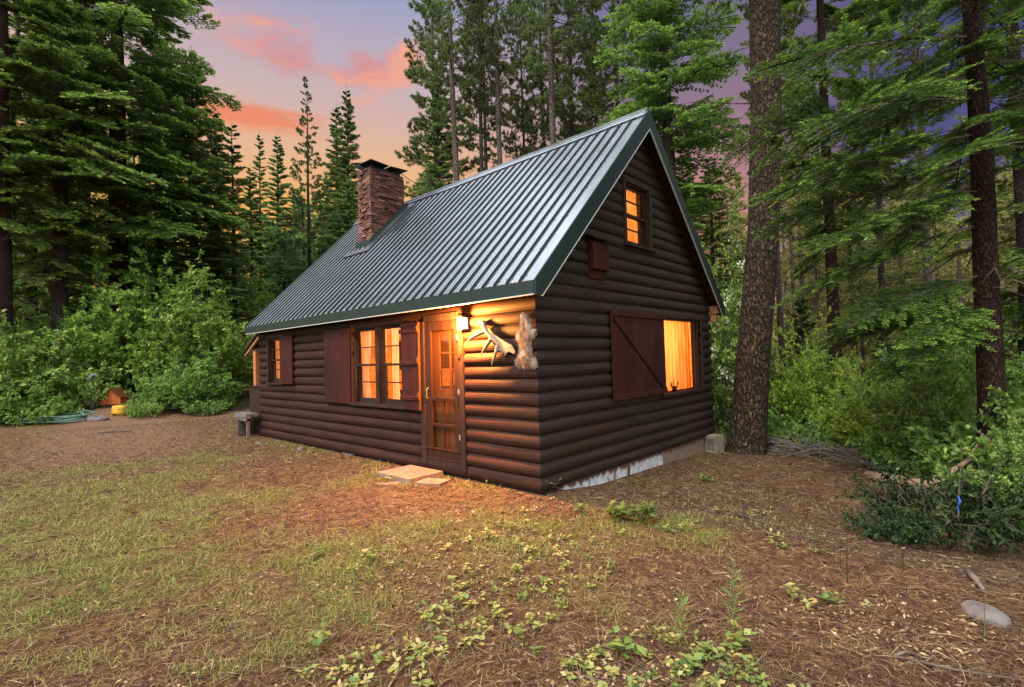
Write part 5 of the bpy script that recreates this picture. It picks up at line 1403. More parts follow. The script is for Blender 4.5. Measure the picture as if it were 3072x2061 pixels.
# far wood: reads as one mass behind everything
def far_wood(name, mats, boxes, r, seed):
    VV, TT, MI = [], [], []
    for (px, dp, H, R) in boxes:
        x, y, zg = spot(px, dp, -0.3); nb = int(64 * min(1.3, R / 2)); zb = H * r.uniform(0.08, 0.35)
        t = r.random(nb) ** 0.9; az = r.random(nb) * 6.283
        Lb = R * (1 - t) ** 0.7 * r.uniform(0.6, 1.1, nb) + 0.25
        n = 34
        s_ = r.random((nb, n)) ** 0.7; off = r.normal(0, 0.20, (nb, n)) * Lb[:, None] * (1.05 - s_)
        dr = np.stack([np.cos(az), np.sin(az)], 1); pr = np.stack([-np.sin(az), np.cos(az)], 1)
        xy = dr[:, None] * (s_ * Lb[:, None])[..., None] + pr[:, None] * off[..., None]
        zz = zb + (H - zb) * t[:, None] - 0.28 * s_ * Lb[:, None] + r.normal(0, 0.10, (nb, n))
        P = np.concatenate([xy, zz[..., None]], -1).reshape(-1, 3) + [x, y, zg]
        Dv = nrm(np.repeat(np.concatenate([dr, np.full((nb, 1), -0.25)], 1), n, 0) + r.normal(0, 0.45, (nb * n, 3)))
        k = dp / 30
        VV.append(blades(P, Dv, r.uniform(0.16, 0.34, nb * n) * k, r.uniform(0.06, 0.13, nb * n) * k, nrm(np.array([0, 0, 1.0]) + r.normal(0, 0.6, P.shape)), 0.4))
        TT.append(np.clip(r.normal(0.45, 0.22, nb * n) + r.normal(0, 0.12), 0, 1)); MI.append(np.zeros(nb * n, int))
        A = np.array([[x, y, zg]]); B = np.array([[x + r.normal(0, .2), y + r.normal(0, .2), zg + H * 0.93]])
        for _ in range(3):
            VV.append(ribbon(A, B, np.array([r.uniform(0.16, 0.34)]), r)); TT.append(np.array([.5])); MI.append(np.array([1]))
    o = link(name, quads_mesh(name, np.concatenate(VV), mats, np.concatenate(TT), np.concatenate(MI))); return o
rf = np.random.default_rng(31)
bx = []
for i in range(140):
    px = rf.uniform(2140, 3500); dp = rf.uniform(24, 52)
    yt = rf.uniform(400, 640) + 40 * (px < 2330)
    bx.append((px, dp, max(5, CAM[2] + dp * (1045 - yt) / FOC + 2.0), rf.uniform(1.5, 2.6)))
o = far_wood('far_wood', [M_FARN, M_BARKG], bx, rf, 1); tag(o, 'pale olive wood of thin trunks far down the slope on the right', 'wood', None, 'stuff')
bx = []
for i in range(110):
    px = rf.uniform(-500, 1180); dp = rf.uniform(34, 60)
    yt = rf.uniform(560, 760) if px > 640 else rf.uniform(250, 780)
    bx.append((px, dp, CAM[2] + dp * (1095 - yt) / FOC + 0.5, rf.uniform(1.8, 3.0)))
o = far_wood('far_wood', [M_FIRB, M_BARKD], bx, rf, 2); tag(o, 'dark green wood in the distance left of the chimney', 'wood', None, 'stuff')

# ------------------------------------------------------------------ shrubs
def shrub_mesh(name, mats, r, H, R, stems, subs, leaves, ll, lw, up=0.6, ball=0.75, flowers=0, droop=0.25, skirt=0.15):
    VV, TT, MI = [], [], []
    ph = r.random(stems) * 6.283; rad = np.sqrt(r.random(stems)) * R; 
    top = H * (np.sqrt(np.clip(1 - (rad / (R * 1.12)) ** 2, 0, 1)) ** 0.7) * r.uniform(0.55, 1.05, stems) * (1 + 0.22 * np.sin(ph * 2 + 1.0) + 0.12 * np.sin(ph * 5))
    top = np.maximum(top, skirt * H * r.uniform(0.8, 2.2, stems))
    b = np.stack([np.cos(ph) * rad * 0.35, np.sin(ph) * rad * 0.35, np.zeros(stems) - 0.1], 1)
    e = np.stack([np.cos(ph) * rad, np.sin(ph) * rad, top], 1)
    m_ = (b + e) / 2; m_[:, 2] += 0.18 * top; m_[:, :2] = b[:, :2] + (e[:, :2] - b[:, :2]) * 0.3
    def bez(t): t = t[..., None]; return (1 - t) ** 2 * b[:, None] + 2 * t * (1 - t) * m_[:, None] + t ** 2 * e[:, None]
    tt = np.linspace(0, 1, 7)[None].repeat(stems, 0); Q = bez(tt)
    for k in range(6):
        VV.append(ribbon(Q[:, k], Q[:, k + 1], np.full(stems, 0.030 - 0.003 * k), r)); TT.append(np.full(stems, .5)); MI.append(np.ones(stems, int))
    ts = r.uniform(0.30, 1.0, (stems, subs)); P0 = bez(ts).reshape(-1, 3); n = len(P0)
    out = nrm(np.concatenate([np.stack([np.cos(ph), np.sin(ph)], 1), np.full((stems, 1), up)], 1)).repeat(subs, 0)
    D0 = nrm(out * 0.8 + r.normal(0, 0.6, (n, 3)) + [0, 0, 0.1]); L0 = r.uniform(0.25, 0.75, n) * ball * min(1.0, R / 1.5 + 0.3)
    P1 = P0 + D0 * L0[:, None]; P1[:, 2] = np.maximum(P1[:, 2], 0.08)
    VV.append(ribbon(P0, P1, np.full(n, 0.010), r)); TT.append(np.full(n, .5)); MI.append(np.ones(n, int))
    f = r.uniform(0.15, 1.05, (n, leaves)); Pl = P0[:, None] + (P1 - P0)[:, None] * f[..., None]
    Pl = Pl.reshape(-1, 3); N = len(Pl)
    Dl = nrm(D0.repeat(leaves, 0) * 0.5 + r.normal(0, 0.7, (N, 3)) + [0, 0, -droop])
    Nl = nrm(np.array([0, 0, 1.0]) + r.normal(0, 0.75, (N, 3)))
    Ln = ll * r.uniform(0.55, 1.25, N)
    VV.append(blades(Pl, Dl, Ln, lw * r.uniform(0.6, 1.2, N), Nl, 0.48, 0.12))
    clump = r.normal(0, 0.16, n).repeat(leaves)
    TT.append(np.clip(0.42 + clump + r.normal(0, 0.13, N) + 0.25 * (f.ravel() - 0.5), 0, 1)); MI.append(np.zeros(N, int))
    if flowers:
        k = r.integers(0, n, flowers); c = P1[k]; ok = c[:, 2] > 0.25 * H; c = c[ok]
        for _ in range(16):
            p = c + r.normal(0, 0.055, c.shape); d = nrm(r.normal(0, 1, c.shape))
            VV.append(blades(p, d, np.full(len(c), .06), np.full(len(c), .05), nrm(r.normal(0, 1, c.shape)), 0.5)); TT.append(r.random(len(c))); MI.append(np.full(len(c), 2))
    return quads_mesh(name, np.concatenate(VV), mats, np.concatenate(TT), np.concatenate(MI))
rs = np.random.default_rng(41)
ML = [M_LEAF, M_TWIG, M_FLOWER]; MD = [M_LEAFD, M_TWIG, M_FLOWER]; MBt = [M_LEAFB, M_TWIG, M_FLOWER]
SH = {
 'tall': (shrub_mesh('foliage', ML, rs, 5.0, 2.3, 60, 15, 24, 0.155, 0.088), 5.0, 2.3),
 'tall2': (shrub_mesh('foliage', ML, rs, 5.0, 2.2, 60, 15, 24, 0.145, 0.084, 0.8), 5.0, 2.2),
 'white': (shrub_mesh('foliage', ML, rs, 5.0, 2.2, 60, 15, 24, 0.145, 0.084, 0.8, 0.75, 7), 5.0, 2.2),
 'low': (shrub_mesh('foliage', MD, rs, 2.6, 1.8, 46, 13, 24, 0.150, 0.092, 0.5, 0.7, 0, 0.2, 0.2), 2.6, 1.8),
 'deep': (shrub_mesh('foliage', MD, rs, 2.6, 1.4, 40, 13, 24, 0.095, 0.056, 0.6, 0.65, 0, 0.3, 0.2), 2.6, 1.4),
 'bright': (shrub_mesh('foliage', MBt, rs, 3.2, 1.25, 60, 14, 30, 0.065, 0.040, 0.7, 0.6, 0, 0.15), 3.2, 1.25),
 'mock': (shrub_mesh('foliage', ML, rs, 3.4, 1.2, 46, 14, 24, 0.080, 0.045, 0.7, 0.6, 60), 3.4, 1.2),
 'fern': (shrub_mesh('foliage', MD, rs, 0.7, 0.9, 34, 9, 16, 0.090, 0.050, 0.4, 0.35, 0, 0.2, 0.4), 0.7, 0.9),
}
def shrub(key, px, depth, H, R, label, cat='shrub', group=None, dz=0.0):
    me, H0, R0 = SH[key]; x, y, zg = spot(px, depth, dz)
    o = link('leafy_shrub', me); o.location = (x, y, zg); o.scale = (R / R0, R / R0, H / H0); o.rotation_euler = (0, 0, px * 1.37 % 6.28)
    tag(o, label, cat, group); return o
GS = 'leafy shrubs along the left side of the yard'
for a in [
 ('white', 475, 21.2, 5.6, 2.6, 'tallest left shrub, with a white flowering top'),
 ('tall', 600, 20.5, 4.9, 2.3, 'big rounded shrub right of the tallest one, reaching the path'),
 ('tall2', 300, 20.6, 4.9, 2.3, 'tall shrub left of the tallest one, behind the standpipe'),
 ('low', 118, 17.4, 3.0, 2.0, 'broad low shrub behind the coiled hose'),
 ('low', -20, 16.6, 2.9, 2.0, 'large leaved shrub cut by the left edge'),
 ('tall', 200, 21.5, 4.3, 2.2, 'shrub behind the hose, under the thin dark fir trunk'),
 ('tall2', 45, 20.0, 4.2, 2.3, 'shrub back beside the leftmost red trunk'),
 ('tall2', 725, 27.0, 5.2, 2.6, 'yellowish shrub at the far bend of the path beside the porch'),
 ('tall', 815, 33.0, 5.6, 2.8, 'far shrub showing just over the left roof edge'),
 ('tall2', 660, 23.5, 4.0, 2.0, 'shrub at the bend of the path between the big ones'),
 ('deep', 560, 18.3, 2.1, 1.3, 'small dark shrub at the foot of the tallest left shrub'),
 ('low', 185, 18.2, 2.2, 1.2, 'low dark shrub just left of the standpipe'),
 ('low', 505, 19.4, 2.3, 1.1, 'low shrub right of the yellow tub'),
 ('deep', 60, 15.9, 1.3, 1.2, 'knee high shrub at the left end of the hose'),
 ('tall', 400, 24.0, 5.2, 2.4, 'shrub far behind the tallest left one'),
 ('tall2', 130, 25.0, 4.8, 2.6, 'shrub deep under the left firs'),
 ('deep', 620, 19.2, 1.5, 1.2, 'low green shrub on the corner of the path'),
]: shrub(a[0], a[1], a[2], a[3], a[4], a[5], 'shrub', GS)
GR2 = 'leafy shrubs on the bank at the right'
for a in [
 ('mock', 2168, 11.9, 4.4, 1.0, 'white flowering bush between the cabin corner and the big trunk'),
 ('bright', 2400, 12.6, 3.5, 1.15, 'bright yellow green bush just right of the big trunk'),
 ('bright', 2505, 13.2, 3.0, 1.0, 'smaller bright bush right behind the brush pile'),
 ('deep', 2690, 10.2, 2.7, 1.2, 'deep green shrub left of the near fir trunk'),
 ('deep', 2850, 9.6, 3.0, 1.2, 'deep green shrub right up against the near fir trunk'),
 ('deep', 2610, 11.8, 2.6, 1.2, 'deep green shrub behind the end of the brush pile'),
 ('tall', 2760, 13.5, 3.6, 1.8, 'taller shrub further down the bank left of the near fir'),
 ('tall2', 2980, 12.0, 4.0, 1.9, 'taller shrub down the bank behind the near fir trunk'),
 ('deep', 3060, 8.6, 2.9, 1.2, 'deep green shrub at the right edge behind the near fir'),
 ('tall', 2560, 17.0, 3.6, 1.8, 'shrub beyond the bright bush under the small fir'),
 ('deep', 2300, 13.5, 2.5, 1.1, 'shrub hidden low behind the big trunk'),
 ('tall2', 2880, 17.0, 4.2, 2.2, 'shrub far down the bank between the two right firs'),
 ('tall', 3120, 15.0, 4.0, 2.2, 'shrub far down at the right edge'),
 ('low', 3075, 6.0, 1.5, 0.75, 'leafy shrub at the right edge just past the near fir'),
 ('deep', 3090, 4.9, 1.1, 0.55, 'small shrub lowest at the right edge above the grey rock'),
 ('deep', 2790, 7.9, 1.9, 0.9, 'shrub just over the brow left of the near fir'),
 ('bright', 2610, 9.6, 1.9, 0.9, 'light green shrub just past the brow of the yard'),
]: shrub(a[0], a[1], a[2], a[3], a[4], a[5], 'shrub', GR2)
# undergrowth that nobody could count
def undergrowth(name, label, pts, key, smin, smax):
    VV, TT, MI = [], [], []
    for i, (x, y) in enumerate(pts):
        me = SH[key][0]
        if i == 0:
            n = len(me.vertices); co = np.empty(n * 3, np.float32); me.vertices.foreach_get('co', co); co = co.reshape(-1, 4, 3)
            tn = np.empty(len(co), np.float32); me.attributes['tint'].data.foreach_get('value', tn); mi = np.empty(len(co), np.int32); me.polygons.foreach_get('material_index', mi)
        k = rs.uniform(smin, smax); a = rs.random() * 6.28; Rm = np.array([[math.cos(a), -math.sin(a), 0], [math.sin(a), math.cos(a), 0], [0, 0, rs.uniform(0.7, 1.3)]]) * k
        sub = rs.random(len(co)) < 0.55
        VV.append(co[sub] @ Rm.T + np.array([x, y, gzf(x, y)])); TT.append(tn[sub] + rs.normal(0, 0.12)); MI.append(mi[sub])
    o = link(name, quads_mesh(name, np.concatenate(VV).reshape(-1, 4, 3), MD, np.concatenate(TT), np.concatenate(MI))); tag(o, label, None, None, 'stuff')
P_ = []
for i in range(60):
    px = rs.uniform(-60, 700); x, y, _ = spot(px, 17.0 + rs.uniform(-0.6, 3.0) + (px > 480) * 1.0 - (px < 150) * 0.8)
    if not (295 < px < 410): P_.append((x, y))
undergrowth('undergrowth', 'low leafy undergrowth along the foot of the left shrubs', P_, 'fern', 0.5, 1.1)
P_ = []
for i in range(110):
    px = rs.uniform(2150, 3300); x, y, _ = spot(px, rs.uniform(5.5, 15))
    e_ = edge_d(np.array([x]), np.array([y]))[0]
    if e_ > 0.7: P_.append((x, y))
undergrowth('undergrowth', 'low leafy undergrowth down the bank on the right', P_, 'fern', 0.6, 1.4)

# cut, wilting leafy branches heaped by the near fir
dk = shrub_mesh('foliage', [M_LEAFK, M_TWIG, M_FLOWER], rs, 0.95, 0.95, 34, 9, 15, 0.085, 0.036, 0.35, 0.6, 0, 0.75, 0.25)
p = spot(2830, 4.9); o = link('cut_branches', dk); o.location = (p[0], p[1], p[2]); o.scale = (0.78, 0.78, 0.72)
tag(o, 'heap of cut branches with dark wilting leaves below the near fir', 'branch heap')
p = spot(2665, 4.8); o = link('cut_branches', dk); o.location = p; o.scale = (0.40, 0.42, 0.42); o.rotation_euler = (0, 0, 2.0)
tag(o, 'smaller tuft of dark wilted leaves left of the branch heap', 'branch heap')
p = spot(3040, 4.9); o = link('cut_branches', dk); o.location = p; o.scale = (0.6, 0.6, 0.62); o.rotation_euler = (0, 0, 4.0)
tag(o, 'dark wilted leafy branches right of the branch heap at the fir foot', 'branch heap')
m = MB(); q = np.array(spot(2850, 4.55)) + [0, 0, 0.50]
m.tube([q, q + [0.01, 0.0, -0.05], q + [-0.01, 0.01, -0.10], q + [0.0, 0.0, -0.15]], [0.006, 0.009, 0.008, 0.003], 6); m.tube([q + [0, 0, -.02], q + [0.02, 0.015, -0.05]], [0.006, 0.003], 6)
o = m.build('ribbon', M_BLUE); tag(o, 'small blue ribbon tied in the dark heap of branches', 'ribbon')
# fallen peeled branch reaching up against the near fir
m = MB(); A = [spot(2582, 7.4, .04), spot(2694, 6.9, .07), spot(2825, 6.5, .10)]
m.tube(A, [0.075, 0.085, 0.06], 10); o = m.build('fallen_branch', M_LOGTAN, smooth=True); tag(o, 'peeled pale branch lying on the brow of the yard', 'fallen branch')
m = MB(); A = [at(2790, 1450, 6.1), at(2850, 1420, 6.15), at(2900, 1385, 6.2), at(2940, 1365, 6.2), at(2990, 1330, 6.3)]
m.tube(A, [0.045, 0.038, 0.028, 0.02, 0.008], 8); m.tube([A[2], at(2935, 1330, 6.3), at(2950, 1300, 6.4)], [0.02, 0.012, 0.004], 6)
o = m.build('fallen_branch', M_LOGTAN, smooth=True); tag(o, 'bent pale limb leaning against the near fir trunk', 'fallen branch')
# brush pile
n = 420; px_ = rs.uniform(2240, 2640, n); dp = 10.6 - (px_ - 2240) / 400 * 2.2 + rs.normal(0, 0.35, n)
P0 = np.array([spot(a, b) for a, b in zip(px_, dp)]); P0[:, 2] += rs.random(n) ** 1.5 * 0.22 + 0.03
Dv = nrm(np.stack([rs.normal(0.75, 0.5, n), rs.normal(-0.5, 0.5, n), rs.normal(-0.05, 0.16, n)], 1)); Ln = rs.uniform(0.3, 1.2, n)
m = MB()
for a, d_, l_ in zip(P0, Dv, Ln): m.tube([a - d_ * l_ / 2, a + rs.normal(0, .02, 3), a + d_ * l_ / 2], [rs.uniform(.004, .011), .007, .003], 5, False)
o = m.build('brush_pile', M_DEAD); tag(o, 'heap of grey dead sticks behind the big pine trunk', 'brush pile')

# ------------------------------------------------------------------ litter, grass and leaves on the ground
def scatter(n, r0, r1, r, amin=-1.35, amax=1.25, dens=1.0):
    """points around the viewpoint, thinning with distance"""
    a = r.uniform(amin, amax, n); q = r0 * (r1 / r0) ** (r.random(n) ** dens)
    fx, fy = -0.677, 0.736; rx, ry = 0.736, 0.677
    x = CAM[0] + q * (np.cos(a) * fx + np.sin(a) * rx); y = CAM[1] + q * (np.cos(a) * fy + np.sin(a) * ry)
    inside_ = (x > -8.5) & (x < 0.06) & (y > -0.06) & (y < 5.5)
    ok = ~inside_ & (edge_d(x, y) < 1.4)
    return x[ok], y[ok], q[ok]
rg = np.random.default_rng(51)
x, y, q = scatter(285000, 1.3, 19, rg)
keep = rg.random(len(x)) < (1.0 - 0.30 * grass_amt(x, y)); x, y, q = x[keep], y[keep], q[keep]; n = len(x)
a = rg.random(n) * 6.283 ; k = 0.7 + q / 7
P0 = np.stack([x, y, gz(x, y) + rg.uniform(0.002, 0.014, n)], 1); Dv = nrm(np.stack([np.cos(a), np.sin(a), rg.normal(0, 0.13, n)], 1))
L = rg.uniform(0.02, 0.085, n) * (0.8 + 0.05 * q); W_ = rg.uniform(0.0018, 0.0044, n) * k
tt = np.clip(rg.beta(1.3, 1.7, n) + 0.25 * (fbm(x / 0.9, y / 0.9, 61) - 0.5) + 0.14 * grass_amt(x, y), 0, 1)
o = link('needle_litter', quads_mesh('needle_litter', blades(P0, Dv, L, W_, nrm(np.array([0, 0, 1.0]) + rg.normal(0, .35, P0.shape)), 0.4, 0.05), M_STRAW, tt)); tag(o, 'brown and straw coloured needle litter strewn over the yard', None, None, 'stuff')
x, y, q = scatter(40000, 1.3, 12, rg); n = len(x); a = rg.random(n) * 6.283
P0 = np.stack([x, y, gz(x, y) + rg.uniform(0.006, 0.03, n)], 1); Dv = nrm(np.stack([np.cos(a), np.sin(a), rg.normal(0, 0.10, n)], 1))
o = link('dry_stems', quads_mesh('dry_stems', blades(P0, Dv, rg.uniform(0.06, 0.20, n), rg.uniform(0.0020, 0.0036, n) * (0.7 + q / 6), nrm(np.array([0, 0, 1.0]) + rg.normal(0, .35, P0.shape)), 0.5, 0.06), M_STRAW, np.clip(rg.beta(2.2, 1.4, n), 0, 1))); tag(o, 'fallen dry grass stems lying over the yard', None, None, 'stuff')
# bark chips and duff
x, y, q = scatter(36000, 1.3, 14, rg); n = len(x); a = rg.random(n) * 6.283; k = 0.8 + q / 8
P0 = np.stack([x, y, gz(x, y) + 0.004], 1); Dv = nrm(np.stack([np.cos(a), np.sin(a), rg.normal(0.1, 0.25, n)], 1))
o = link('bark_chips', quads_mesh('bark_chips', blades(P0, Dv, rg.uniform(0.008, 0.035, n) * k, rg.uniform(0.006, 0.017, n) * k, nrm(np.array([0, 0, 1.0]) + rg.normal(0, .5, P0.shape)), 0.5, 0.15), M_STRAW, np.clip(rg.beta(1.1, 2.4, n), 0, 1))); tag(o, 'small dark bark chips scattered in the litter', None, None, 'stuff')
# grass
x, y, q = scatter(440000, 1.4, 26, rg); ga = grass_amt(x, y)
tuft = fbm(x / 0.16, y / 0.16, 71, 2)
keep = rg.random(len(x)) < np.clip(ga * 1.35 * sst(tuft, 0.32, 0.60) + 0.03, 0, 1); x, y, q, ga = x[keep], y[keep], q[keep], ga[keep]; n = len(x)
a = rg.random(n) * 6.283; lean = rg.uniform(0.25, 2.2, n); k = 0.8 + q / 8
P0 = np.stack([x, y, gz(x, y) - 0.003], 1); Dv = nrm(np.stack([np.cos(a) * lean, np.sin(a) * lean, np.ones(n)], 1))
L = rg.uniform(0.022, 0.085, n) * (0.6 + 0.8 * ga) * (1 + 0.015 * q)
tt = np.clip(0.42 + 0.5 * (fbm(x / 1.3, y / 1.3, 81) - 0.5) + rg.normal(0, 0.17, n) + 0.35 * (1 - ga), 0, 1)
side = np.stack([-np.sin(a), np.cos(a), np.zeros(n)], 1)
W_ = rg.uniform(0.0022, 0.0045, n) * k
mid = P0 + Dv * (L * 0.55)[:, None]; tip = P0 + Dv * (L * 0.92)[:, None] + np.stack([np.cos(a), np.sin(a), -0.4 * np.ones(n)], 1) * (L * 0.30)[:, None]
V1 = np.stack([P0 - side * (W_ / 2)[:, None], P0 + side * (W_ / 2)[:, None], mid + side * (W_ / 2.4)[:, None], mid - side * (W_ / 2.4)[:, None]], 1)
V2 = np.stack([mid - side * (W_ / 2.4)[:, None], mid + side * (W_ / 2.4)[:, None], tip + side * (W_ / 12)[:, None], tip - side * (W_ / 12)[:, None]], 1)
o = link('grass', quads_mesh('grass', np.concatenate([V1, V2]), M_GRASS, np.concatenate([tt, tt]))); tag(o, 'thin patchy grass over the yard', None, None, 'stuff')
# dry leaves
x, y, q = scatter(16000, 1.6, 9, rg, -0.75, 0.75)
w_ = sst(q, 7.0, 2.6) * (0.12 + 1.0 * sst(fbm(x / 0.8, y / 0.8, 91), 0.42, 0.62)); w_ = w_ * (1 - 0.6 * sst(-(x * .735 + y * .677) + CAM[0] * .735 + CAM[1] * .677, 0.8, 2.0))
keep = rg.random(len(x)) < w_; x, y, q = x[keep], y[keep], q[keep]; n = len(x); a = rg.random(n) * 6.283
P0 = np.stack([x, y, gz(x, y) + rg.uniform(0.003, 0.014, n)], 1); Dv = nrm(np.stack([np.cos(a), np.sin(a), rg.normal(0.05, 0.25, n)], 1))
o = link('dry_leaves', quads_mesh('dry_leaves', blades(P0, Dv, rg.uniform(0.018, 0.048, n), rg.uniform(0.010, 0.025, n), nrm(np.array([0, 0, 1.0]) + rg.normal(0, .4, P0.shape)), 0.5, 0.14), M_DRYL, np.clip(rg.beta(2, 1.8, n), 0, 1))); tag(o, 'curled pale dry leaves strewn over the foreground', None, None, 'stuff')
# seedlings
def seedling(p, r, n_st, h, ll, lw, VV, TT, base_t=0.6):
    for _ in range(n_st):
        a = r.random() * 6.28; d = nrm(np.array([math.cos(a) * r.uniform(0.2, 0.9), math.sin(a) * r.uniform(0.2, 0.9), 1.0])); hh = h * r.uniform(0.5, 1.1)
        tip = p + d * hh
        VV.append(ribbon(p[None], tip[None], np.array([0.004]), r)); TT.append(np.array([0.2]))
        k = int(r.integers(3, 6)); f = np.linspace(0.45, 1.0, k)
        az = a + np.arange(k) * 2.4 + r.normal(0, .3, k)
        Dl = nrm(np.stack([np.cos(az), np.sin(az), r.normal(0.15, 0.25, k)], 1)); Pl = p + (tip - p) * f[:, None]
        VV.append(blades(Pl, Dl, ll * r.uniform(0.7, 1.2, k), lw * r.uniform(0.7, 1.2, k), nrm(np.array([0, 0, 1.0]) + r.normal(0, .25, (k, 3))), 0.5, 0.08)); TT.append(np.clip(base_t + r.normal(0, 0.2, k), 0, 1))
VV, TT = [], []
x, y, q = scatter(2600, 1.7, 7.5, rg, -0.45, 0.70)
w_ = sst(fbm(x / 0.7, y / 0.7, 101), 0.42, 0.62); keep = rg.random(len(x)) < 0.62 * w_ * sst(q, 7.5, 3.5); 
for xx, yy in zip(x[keep], y[keep]): seedling(np.array([xx, yy, gzf(xx, yy)]), rg, int(rg.integers(1, 4)), rg.uniform(0.03, 0.10), rg.uniform(0.028, 0.055), rg.uniform(0.018, 0.034), VV, TT, rg.uniform(0.3, 0.95))
o = link('ground_cover', quads_mesh('ground_cover', np.concatenate(VV), M_WEED, np.concatenate(TT))); tag(o, 'low yellow green seedlings across the foreground litter', None, None, 'stuff')
# single weeds
def weed(px, py, n_st, h, ll, lw, label, bt=0.5, zg=-0.05, mt=None):
    d = ray(px, py); t = (zg - CAM[2]) / d[2]; p = CAM + t * d; p = np.array([p[0], p[1], gzf(p[0], p[1])])
    VV, TT = [], []
    r = np.random.default_rng(int(px + py)); seedling(np.zeros(3), r, n_st, h, ll, lw, VV, TT, bt)
    o = link('weed', quads_mesh('weed', np.concatenate(VV), mt or M_WEED, np.concatenate(TT))); o.location = p; tag(o, label, 'weed', 'single weeds in the yard')
def tall_weed(px, py, h, label, leafy=True, zg=-0.05, mt=None):
    d = ray(px, py); t = (zg - CAM[2]) / d[2]; p = CAM + t * d; p = np.array([p[0], p[1], gzf(p[0], p[1])])
    r = np.random.default_rng(int(px)); n = 44 if leafy else 5; f = np.linspace(0.1, 1, n)
    axis = lambda q: np.stack([0.05 * h * q * q, 0.02 * h * np.sin(q * 3), h * q], 1)
    A = axis(np.linspace(0, 1, 9)); VV = [ribbon(A[:-1], A[1:], np.linspace(0.009, 0.004, 8), r) for _ in range(2)]; TT = [np.full(8, 0.25)] * 2
    az = np.arange(n) * 2.4
    ln_ = (0.055 + 0.06 * np.sin(f * 3.0)) * r.uniform(0.7, 1.2, n) * (1 if leafy else 0.3)
    VV.append(blades(axis(f), nrm(np.stack([np.cos(az), np.sin(az), 0.25 + 0.5 * f], 1)), ln_ * 0.85, ln_ * 0.15, nrm(np.array([0, 0, 1.0]) + r.normal(0, .2, (n, 3))), 0.45, -0.05)); TT.append(np.clip(0.3 + r.normal(0, 0.12, n), 0, 1))
    o = link('tall_weed', quads_mesh('tall_weed', np.concatenate(VV), mt or M_WEED, np.concatenate(TT))); o.location = p; tag(o, label, 'weed', 'single weeds in the yard')
tall_weed(2202, 1960, 0.50, 'tallest narrow leaved weed standing in the right foreground', zg=-0.08)
tall_weed(2045, 1960, 0.34, 'shorter narrow leaved weed left of the tallest one', zg=-0.07)
tall_weed(2543, 1770, 0.44, 'bare dark upright stem alone in the right litter', False, -0.12, M_LEAFK)
tall_weed(2522, 1745, 0.22, 'short bare stem beside the taller bare one', False, -0.12, M_LEAFK)
tall_weed(2712, 1745, 0.36, 'thin dark stem at the edge of the branch heap', False, -0.15, M_LEAFK)
tall_weed(2958, 1960, 0.30, 'pair stem rising by the grey rock', False, -0.15)
weed(2210, 1950, 5, 0.13, 0.07, 0.04, 'broad leaved weed at the foot of the tallest weed', 0.45)
weed(1870, 1960, 6, 0.14, 0.08, 0.05, 'leafy green weed at the bottom centre right', 0.35)
weed(2080, 2010, 7, 0.10, 0.07, 0.045, 'spreading weed at the bottom edge right of centre', 0.45)
weed(1930, 1570, 16, 0.24, 0.13, 0.04, 'green weed clump right of the front cabin corner', 0.05, -0.05, M_LEAFD)
weed(1850, 1560, 12, 0.18, 0.10, 0.06, 'round leaved dark weed left of the green clump', 0.0, -0.05, M_LEAFD)
weed(1745, 1540, 5, 0.14, 0.07, 0.04, 'weed nearest the cabin corner on the gable side', 0.1)
weed(2120, 1440, 7, 0.14, 0.09, 0.03, 'small green clump near the foundation', 0.15, -0.2)
weed(1110, 1700, 6, 0.12, 0.05, 0.032, 'bushy pale weed in the middle of the foreground', 0.3)
weed(960, 1680, 8, 0.13, 0.05, 0.02, 'grassy weed left of the bushy pale one', 0.2)
weed(960, 1950, 4, 0.14, 0.06, 0.045, 'young upright weed at the bottom left of centre', 0.25)
weed(2390, 1790, 5, 0.10, 0.06, 0.03, 'yellowish feathery weed right of the tallest weed', 0.8)
weed(2420, 1820, 4, 0.07, 0.06, 0.035, 'weed with one orange leaf right of the feathery one', 0.9)
weed(1265, 1420, 4, 0.10, 0.05, 0.02, 'small weed behind the paver step', 0.6, 0.0)
weed(1010, 1340, 6, 0.12, 0.06, 0.04, 'weed under the cabin wall by the footing block', 0.1, 0.0)
weed(1650, 1470, 5, 0.38, 0.07, 0.007, 'dry grass stalks at the front cabin corner', 1.0, 0.0)
# grass along the log wall
# ------------------------------------------------------------------ yard things
def onground(px, py, zg=0.0):
    d = ray(px, py); t = (zg - CAM[2]) / d[2]; p = CAM + t * d; return np.array([p[0], p[1], gzf(p[0], p[1])])
m = MB(); rr = random.Random(3)
for i, (a0, a1, b0, b1) in enumerate(((-2.50, -2.13, -0.66, -0.37), (-2.12, -1.73, -0.66, -0.37), (-2.50, -2.13, -0.36, -0.07), (-2.12, -1.73, -0.36, -0.07))):
    z1 = 0.045 + rr.uniform(-.004, .004); m.bbox(a0, a1, b0, b1, -0.06, z1, 0.006)
o = m.build('paver_step', M_PAVER); tag(o, 'low step of four square buff pavers in front of the door', 'step')
m = MB(); m.frame((-1.52, -0.42, 0.0), (0.96, 0.28, 0.03), (-0.28, 0.96, 0.0)); m.bbox(-0.2, 0.2, -0.14, 0.14, -0.05, 0.010, 0.005); o = m.build('paver', M_PAVER); tag(o, 'single buff paver set in the litter right of the door step', 'paver')
m = MB(); p = onground(1168, 1445); m.frame((p[0], p[1], p[2]), (0.9, 0.43, 0.02), (-0.43, 0.9, 0.0)); m.bbox(-0.14, 0.14, -0.09, 0.09, -0.05, 0.012, 0.005); o = m.build('paver', M_PAVER); tag(o, 'small broken paver lying in front of the door step', 'paver')
m = MB(); m.frame((0.13, 5.10, gzf(0.13, 5.10)), (0.98, -0.2, 0), (0.2, 0.98, 0))
